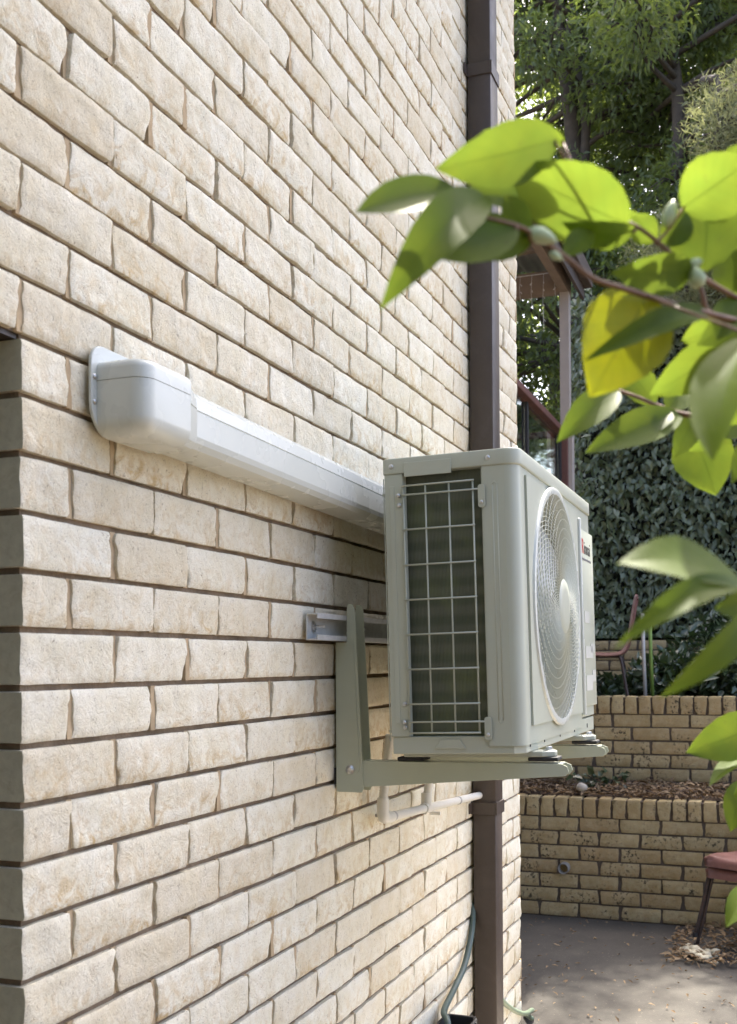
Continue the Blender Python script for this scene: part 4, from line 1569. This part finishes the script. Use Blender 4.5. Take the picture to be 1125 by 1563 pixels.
SG = 'low dark shrubs in the terrace bed'
for c, r, n, lab in (((6.75, -.28, 0), (.34, .32, .34), 1500, 'low dark glossy shrub around the foot of the plant stakes'),
                     ((6.62, -.80, 0), (.38, .38, .46), 1900, 'dark glossy shrub leaning over the upper garden wall past the stakes'),
                     ((6.85, -1.35, 0), (.40, .42, .55), 1900, 'dark leafy shrub filling the far end of the terrace bed'),
                     ((7.35, -.62, 0), (.42, .45, .62), 2200, 'taller dark shrub between the plant stakes and the ivy hedge'),
                     ((7.4, -1.35, 0), (.45, .45, .7), 2000, 'tallest dark shrub close against the ivy hedge'),
                     ((6.62, .08, 0), (.24, .26, .18), 700, 'small low shrub under the pink terrace chair')):
    shrub('bed_shrub', lab, c, r, n, .095, .046, M_shr, SG)
# pale stakes in the bed
for (px_, col, lab, rad) in ((985, (.45, .45, .43), 'thin grey plant stake standing in the terrace bed', .0125), (996, (.16, .26, .05), 'bright green plant stake standing in the terrace bed', .012)):
    p = at(px_, 1000, 7.5)
    m = MB(); m.tube([(p.x, p.y, 1.2), (p.x + .01, p.y + .015, 1.6), (p.x + .015, p.y + .02, 1.86)], rad, 8)
    o = m.build('plant_stake', plain('stake_paint', col, .5), smooth=True, )
    tag(o, lab, 'stake')

# ------------------------------------------------------------------ dry leaves, twigs
M_dry = leaf_mat('dry_leaf', (.16, .105, .06), (.34, .25, .15), (.25, .15, .06), .12, .8, .2)


def litter(name, label, n, area, zf, ln, wd, flat=.8):
    x0, x1, y0, y1 = area
    P = np.stack([RS.uniform(x0, x1, n), RS.uniform(y0, y1, n), np.zeros(n)], 1)
    P[:, 2] = [zf(a, b) for a, b in P[:, :2]] + np.abs(RS.randn(n)) * .010
    ax = unit(np.stack([RS.randn(n), RS.randn(n), RS.randn(n) * .25], 1))
    nm = unit(np.stack([RS.randn(n) * .35, RS.randn(n) * .35, np.ones(n)], 1)); nm = unit(nm - ax * (nm * ax).sum(1)[:, None])
    o = link(name, leaves_mesh(name, P, ax, nm, ln * RS.uniform(.4, 1.3, n), wd * RS.uniform(.4, 1.3, n), M_dry))
    tag(o, label, 'leaf litter', kind='stuff')


litter('leaf_litter', 'dry brown leaves filling the bed between the two garden walls', 2600, (5.40, 5.92, -1.6, 1.2), lambda x, y: .735 + soil_z(x, y) + .05 * (x - 5.42), .055, .02)
litter('leaf_litter', 'dry leaves covering the terrace bed under the shrubs', 2400, (6.03, 7.6, -2.0, 1.0), lambda x, y: 1.24 + soil_z(x, y), .06, .022)
litter('leaf_litter', 'dry leaves drifted against the lower garden wall by the stacked chairs', 1000, (4.45, 5.31, -1.35, -.46), lambda x, y: .006 + .02 * max(0, 1 - abs(y + .75) / .4), .05, .018)
litter('leaf_litter', 'few fallen leaf scraps scattered on the patio', 320, (3.3, 5.3, -1.2, .6), lambda x, y: .004, .03, .012)
tw = MB()
for _ in range(90):
    c = Vector((random.uniform(5.42, 5.9), random.uniform(-1.1, .9), .765))
    a = random.uniform(0, 6.28); l = random.uniform(.06, .2)
    d_ = Vector((math.cos(a), math.sin(a), random.uniform(-.1, .35))) * l
    tw.tube([c - d_ / 2, c + Vector((random.uniform(-.01, .01), random.uniform(-.01, .01), .012)), c + d_ / 2], [.0022, .0018, .001], 4)
o = tw.build('fallen_twigs', plain('dead_twig', (.15, .11, .08), .9, var=.3, vscale=30)); tag(o, 'tangle of dead twigs in the bed between the garden walls', 'twigs', kind='stuff')
iv = cloud_leaves([(5.72, .11, .80), (5.74, -.02, .80)], [(.06, .10, .05)] * 2, [26, 22], .06, .045, .2)
wd_ = empty('ivy_sprig', (5.72, .05, .74), 'small dark ivy sprig growing against the upper garden wall', 'plant')
o = link('foliage', leaves_mesh('foliage', *iv, M_shr), wd_); o.location = (-5.72, -.05, -.74)
m = MB(); m.tube([(5.72, .05, .72), (5.73, .09, .79), (5.73, .15, .83)], .004, 5); m.tube([(5.72, .05, .72), (5.74, -.02, .79), (5.75, -.08, .82)], .004, 5)
o = m.build('stem', M_bark, wd_); o.location = (-5.72, -.05, -.74)

# ------------------------------------------------------------------ camellia in the foreground
M_cam = leaf_mat('camellia_leaf', (.075, .122, .014), (.098, .150, .018), (.145, .215, .024), .5, .50, .16, attr=False, veins=True)
M_camy = leaf_mat('camellia_leaf_yellowing', (.09, .13, .02), (.11, .15, .025), (.36, .40, .012), .55, .5, .25, attr=False, veins=True)
M_twig = plain('red_brown_twig', (.19, .10, .055), .5, var=.2, vscale=60)
M_twigd = plain('brown_twig', (.12, .075, .05), .6, var=.2, vscale=60)
M_bud = plain('pale_green_bud', (.42, .50, .30), .4, var=.1, vscale=60)
base_pt = at(1440, 760, .95); base_pt.z = 0
cs = empty('camellia', base_pt, 'glossy green camellia branch reaching in front of the wall, leaves glowing in sun', 'shrub')
CB = Vector(base_pt)
branches = []
def branch(px, r0, r1, mat=M_twig):
    pts = bez([p if isinstance(p, Vector) else at(*p) for p in px], 6)
    m = MB(); m.tube(pts, [r0 + (r1 - r0) * i / (len(pts) - 1) for i in range(len(pts))], 8)
    o = m.build('branch', mat, cs, smooth=True); o.location = -CB
    branches.extend(pts)
stem_top = at(1420, 560, .93)
branch([CB, Vector((CB.x - .02, CB.y + .02, .7)), Vector((CB.x + .02, CB.y, 1.3)), stem_top, at(1400, 300, .95)], .014, .006, M_twigd)
branch([stem_top, (1260, 520, .86), (1125, 490, .80), (1030, 465, .77), (950, 440, .745), (905, 425, .735), (860, 390, .725), (820, 362, .715), (790, 345, .71), (735, 330, .70)], .0030, .0011)
branch([at(1330, 545, .90), (1220, 500, .85), (1125, 455, .81), (1050, 410, .79), (1010, 375, .785), (970, 345, .78), (930, 332, .775), (905, 325, .77)], .0025, .0010)
branch([(1125, 490, .80), (1082, 478, .79), (1072, 450, .785), (1066, 425, .785)], .0022, .0016)
branch([at(1400, 640, .99), (1220, 655, 1.02), (1100, 640, 1.03), (1040, 632, 1.03), (1000, 618, 1.03), (975, 607, 1.02), (944, 596, 1.01)], .0036, .0014)
branch([at(1425, 900, .95), (1290, 850, .72), (1180, 870, .66), (1130, 898, .63)], .004, .0016)
branch([at(1425, 1010, 1.05), (1270, 1060, 1.16), (1170, 1105, 1.22), (1140, 1150, 1.23), (1128, 1250, 1.23), (1140, 1350, 1.24)], .004, .0016)


def leaf(b, t, wpx, zb, zt, roll=0, fold=.25, bend=0.0, curl=0.0, mat=M_cam, twist=0.0, ac=.9, petiole=True):
    P0, P1 = at(b[0], b[1], zb), at(t[0], t[1], zt)
    a = P1 - P0; L = a.length; an = a / L
    mid = (P0 + P1) / 2
    v = (CAM - mid).normalized()
    n0 = (v - an * v.dot(an)).normalized()
    if an.cross(n0).dot(UP) < 0: roll, twist = -roll, -twist      # positive roll: the face seen turns up to the sky
    hw = wpx / FPX * (zb + zt) / 2 / 2
    nI, nJ = 22, 10
    rnd = random.Random(int(b[0] * 7 + t[1]))
    ph = rnd.uniform(0, 6)
    vs, fs, uv = [], [], []
    for i in range(nI + 1):
        f = i / nI
        R = Matrix.Rotation(math.radians(roll) + twist * (f - .5), 3, an)
        n = R @ n0
        s = an.cross(n)
        sh = (math.sin(math.pi * min(1, f ** ac)) ** .72) * (1 - .25 * f ** 5)
        if f > .86: sh *= 1 - .35 * ((f - .86) / .14) ** 2
        h = hw * sh
        c = P0 + a * f + n * (bend * L * 4 * f * (1 - f)) + n * (curl * L * f ** 3)
        for j in range(nJ + 1):
            q = 2 * j / nJ - 1
            ser = 1 + (.018 * math.sin(f * 95 + ph) if abs(q) > .99 else 0)
            wv = .035 * hw * math.sin(f * 9 + ph + q * 2) * abs(q)
            p = c + s * (h * q * math.cos(fold * .8) * ser) + n * (h * (abs(q) ** 1.5) * math.sin(fold) + wv)
            vs.append(p - CB); uv.append(((q + 1) / 2, f))
    for i in range(nI):
        for j in range(nJ):
            k = i * (nJ + 1) + j
            fs.append((k, k + 1, k + nJ + 2, k + nJ + 1))
    me = bpy.data.meshes.new('leaf')
    me.from_pydata(vs, [], fs)
    ul = me.uv_layers.new(name='UVMap')
    li = np.zeros(len(me.loops), dtype=np.int32); me.loops.foreach_get('vertex_index', li)
    ul.data.foreach_set('uv', np.array(uv, dtype=np.float32)[li].ravel())
    me.polygons.foreach_set('use_smooth', [True] * len(me.polygons))
    me.materials.append(mat)
    o = link('leaf', me, cs)
    if petiole and branches:
        q = min(branches, key=lambda p: (p - P0).length)
        if (q - P0).length < .25:
            m = MB(); m.tube(bez([q, q.lerp(P0, .5) + Vector((0, 0, -.002)), P0 + an * L * .04], 3), .0011, 6)
            pe = m.build('petiole', M_twig, o, smooth=True); pe.location = -CB
    return o


Z = .70
LV = [
    # base, tip, width px, depth base, depth tip, roll (+ = face turned up), fold, bend, curl
    ((700, 292), (538, 334), 74, .70, .655, 38, .30, .05, .06),           # dark left leaf
    ((742, 300), (588, 450), 84, .70, .635, 18, .30, .12, -.10),          # hanging pointed leaf
    ((852, 212), (664, 258), 96, .74, .70, -12, .22, .06, .0),            # top lit leaf
    ((862, 216), (736, 200), 50, .79, .77, -16, .2, .05, .0),             # behind it
    ((905, 328), (690, 296), 66, .80, .75, 40, .25, .05, .0),             # shaded blade under the lit ones
    ((790, 345), (650, 392), 84, .71, .66, 34, .22, -.04, .0),            # lower shaded
    ((812, 366), (668, 356), 76, .72, .68, 16, .30, -.05, .0),            # lower leaf lit at its base
    ((808, 362), (770, 298), 46, .715, .73, -10, .2, .03, .0),            # small upright
    ((958, 343), (774, 254), 120, .775, .735, -12, .18, .05, .0),         # big lit leaf
    ((968, 352), (862, 346), 50, .78, .755, -30, .25, .12, -.1),          # below it
    ((1000, 370), (966, 328), 46, .785, .79, -10, .2, .04, .0),
    ((1056, 412), (930, 416), 66, .79, .755, -14, .2, .10, .0),
    ((1040, 318), (1150, 240), 108, .79, .76, -10, .25, .06, .0),         # upper right
    ((1075, 418), (1082, 288), 118, .79, .80, 6, .18, .04, .0),           # upright broad
    ((1082, 478), (890, 552), 44, .79, .73, 20, .45, .12, .0),            # narrow crossing blade
    ((944, 596), (853, 668), 56, 1.01, .97, 19, .25, .06, -.08),
    ((1040, 632), (892, 692), 60, 1.03, .97, 19, .25, .05, .0),
    ((1000, 618), (956, 556), 50, 1.03, 1.06, -5, .2, .04, .0),
    ((1012, 622), (1000, 660), 40, 1.03, 1.0, 0, .2, .04, .0),
    ((1018, 626), (1045, 592), 44, 1.03, 1.05, 0, .2, .04, .0),
    ((1150, 505), (990, 604), 76, .84, .86, -10, .22, .06, .0),           # lit behind the dark one
    ((1150, 505), (1078, 690), 118, .68, .62, 42, .22, .05, -.06),        # big shaded hanging leaf
    ((1055, 648), (1093, 756), 92, 1.16, 1.14, 4, .16, .03, .0),          # hanging sharp leaf
    ((1140, 900), (958, 838), 120, .64, .60, 64, .15, .06, -.12),         # shiny upper side
    ((1145, 902), (946, 972), 54, .63, .58, 34, .3, .16, -.10),
    ((1150, 925), (1016, 1064), 50, .66, .62, -22, .3, .12, -.08),
    ((1165, 1105), (1046, 1149), 74, 1.22, 1.18, -8, .18, .06, .0),
    ((1140, 1150), (1082, 1200), 30, 1.23, 1.15, 36, .2, .05, .0),
    ((1135, 1190), (1114, 1270), 46, 1.23, 1.20, -6, .2, .05, .0),
    ((1145, 1350), (1108, 1416), 38, 1.24, 1.20, 6, .25, .08, .0),
    ((1135, 640), (1100, 668), 40, 1.03, 1.0, -5, .2, .04, .0),
    ((1160, 660), (1116, 738), 40, 1.0, .98, 8, .25, .05, .0),
    ((1125, 455), (1094, 520), 52, .81, .79, 0, .2, .04, .0),
    ((1130, 445), (1106, 380), 60, .81, .83, -8, .2, .04, .0),
    ((1150, 470), (1062, 528), 60, .83, .80, -6, .22, .06, .0),
    ((1160, 330), (1092, 300), 60, .83, .82, -10, .2, .05, .0),
    ((1180, 400), (1116, 350), 66, .85, .84, -12, .2, .05, .0),
    ((1150, 560), (1098, 610), 58, .92, .90, -6, .2, .05, .0),
    ((1060, 634), (1028, 700), 40, 1.04, 1.02, -8, .2, .05, .0),
    ((1150, 915), (1090, 930), 44, .70, .68, -12, .2, .05, .0),
    ((1010, 375), (1052, 322), 52, .79, .80, -8, .2, .05, .0),
    ((1030, 395), (978, 440), 50, .80, .79, -10, .22, .06, .0),
    ((1125, 490), (1040, 520), 56, .86, .88, -12, .22, .06, .0),
    ((1140, 520), (1052, 575), 62, .90, .92, -8, .22, .05, .0),
    ((1150, 600), (1085, 640), 60, .98, 1.0, -8, .22, .05, .0),
    ((1090, 640), (1052, 690), 46, 1.06, 1.08, -10, .22, .05, .0),
    ((1160, 400), (1098, 440), 62, .86, .88, -8, .22, .05, .0),
    ((1160, 270), (1110, 225), 60, .86, .86, -10, .22, .05, .0),
    ((860, 392), (905, 352), 40, .74, .76, 16, .22, .06, .0),
    ((930, 332), (990, 352), 36, .80, .81, 20, .25, .06, .0),
]
for L_ in LV:
    leaf(*L_)
leaf((990, 448), (900, 606), 142, .765, .735, -4, .14, .03, .0, mat=M_camy, ac=.8)
# the rest of the bush, right of the picture
rr = random.Random(5)
for _ in range(70):
    b = (rr.uniform(1210, 1560), rr.uniform(250, 1350)); z = rr.uniform(.8, 1.15)
    a = rr.uniform(0, 6.28); l = rr.uniform(90, 150)
    leaf(b, (b[0] + l * math.cos(a), b[1] + abs(l * math.sin(a)) * .8), rr.uniform(55, 90), z, z + rr.uniform(-.05, .05), rr.uniform(-40, 40), .22, .05)
# buds
def bud(px, py, z, tx, ty, r=.0075, ln=.020):
    p = at(px, py, z); q = at(tx, ty, z); d_ = (q - p).normalized()
    m = MB(); m.tube([p + d_ * ln * f for f in (0, .15, .4, .7, .9, 1)], [r * k for k in (.35, .75, 1, .75, .35, .05)], 12)
    o = m.build('bud', M_bud, cs, smooth=True); o.location = -CB
bud(806, 352, .715, 832, 362, .0056)
bud(1016, 346, .785, 1026, 312, .0052)
bud(1066, 440, .785, 1062, 418, .0066, .016)
bud(838, 386, .72, 850, 392, .003, .01)
bud(1050, 408, .79, 1066, 400, .0045, .012)
bpy.context.view_layer.update()
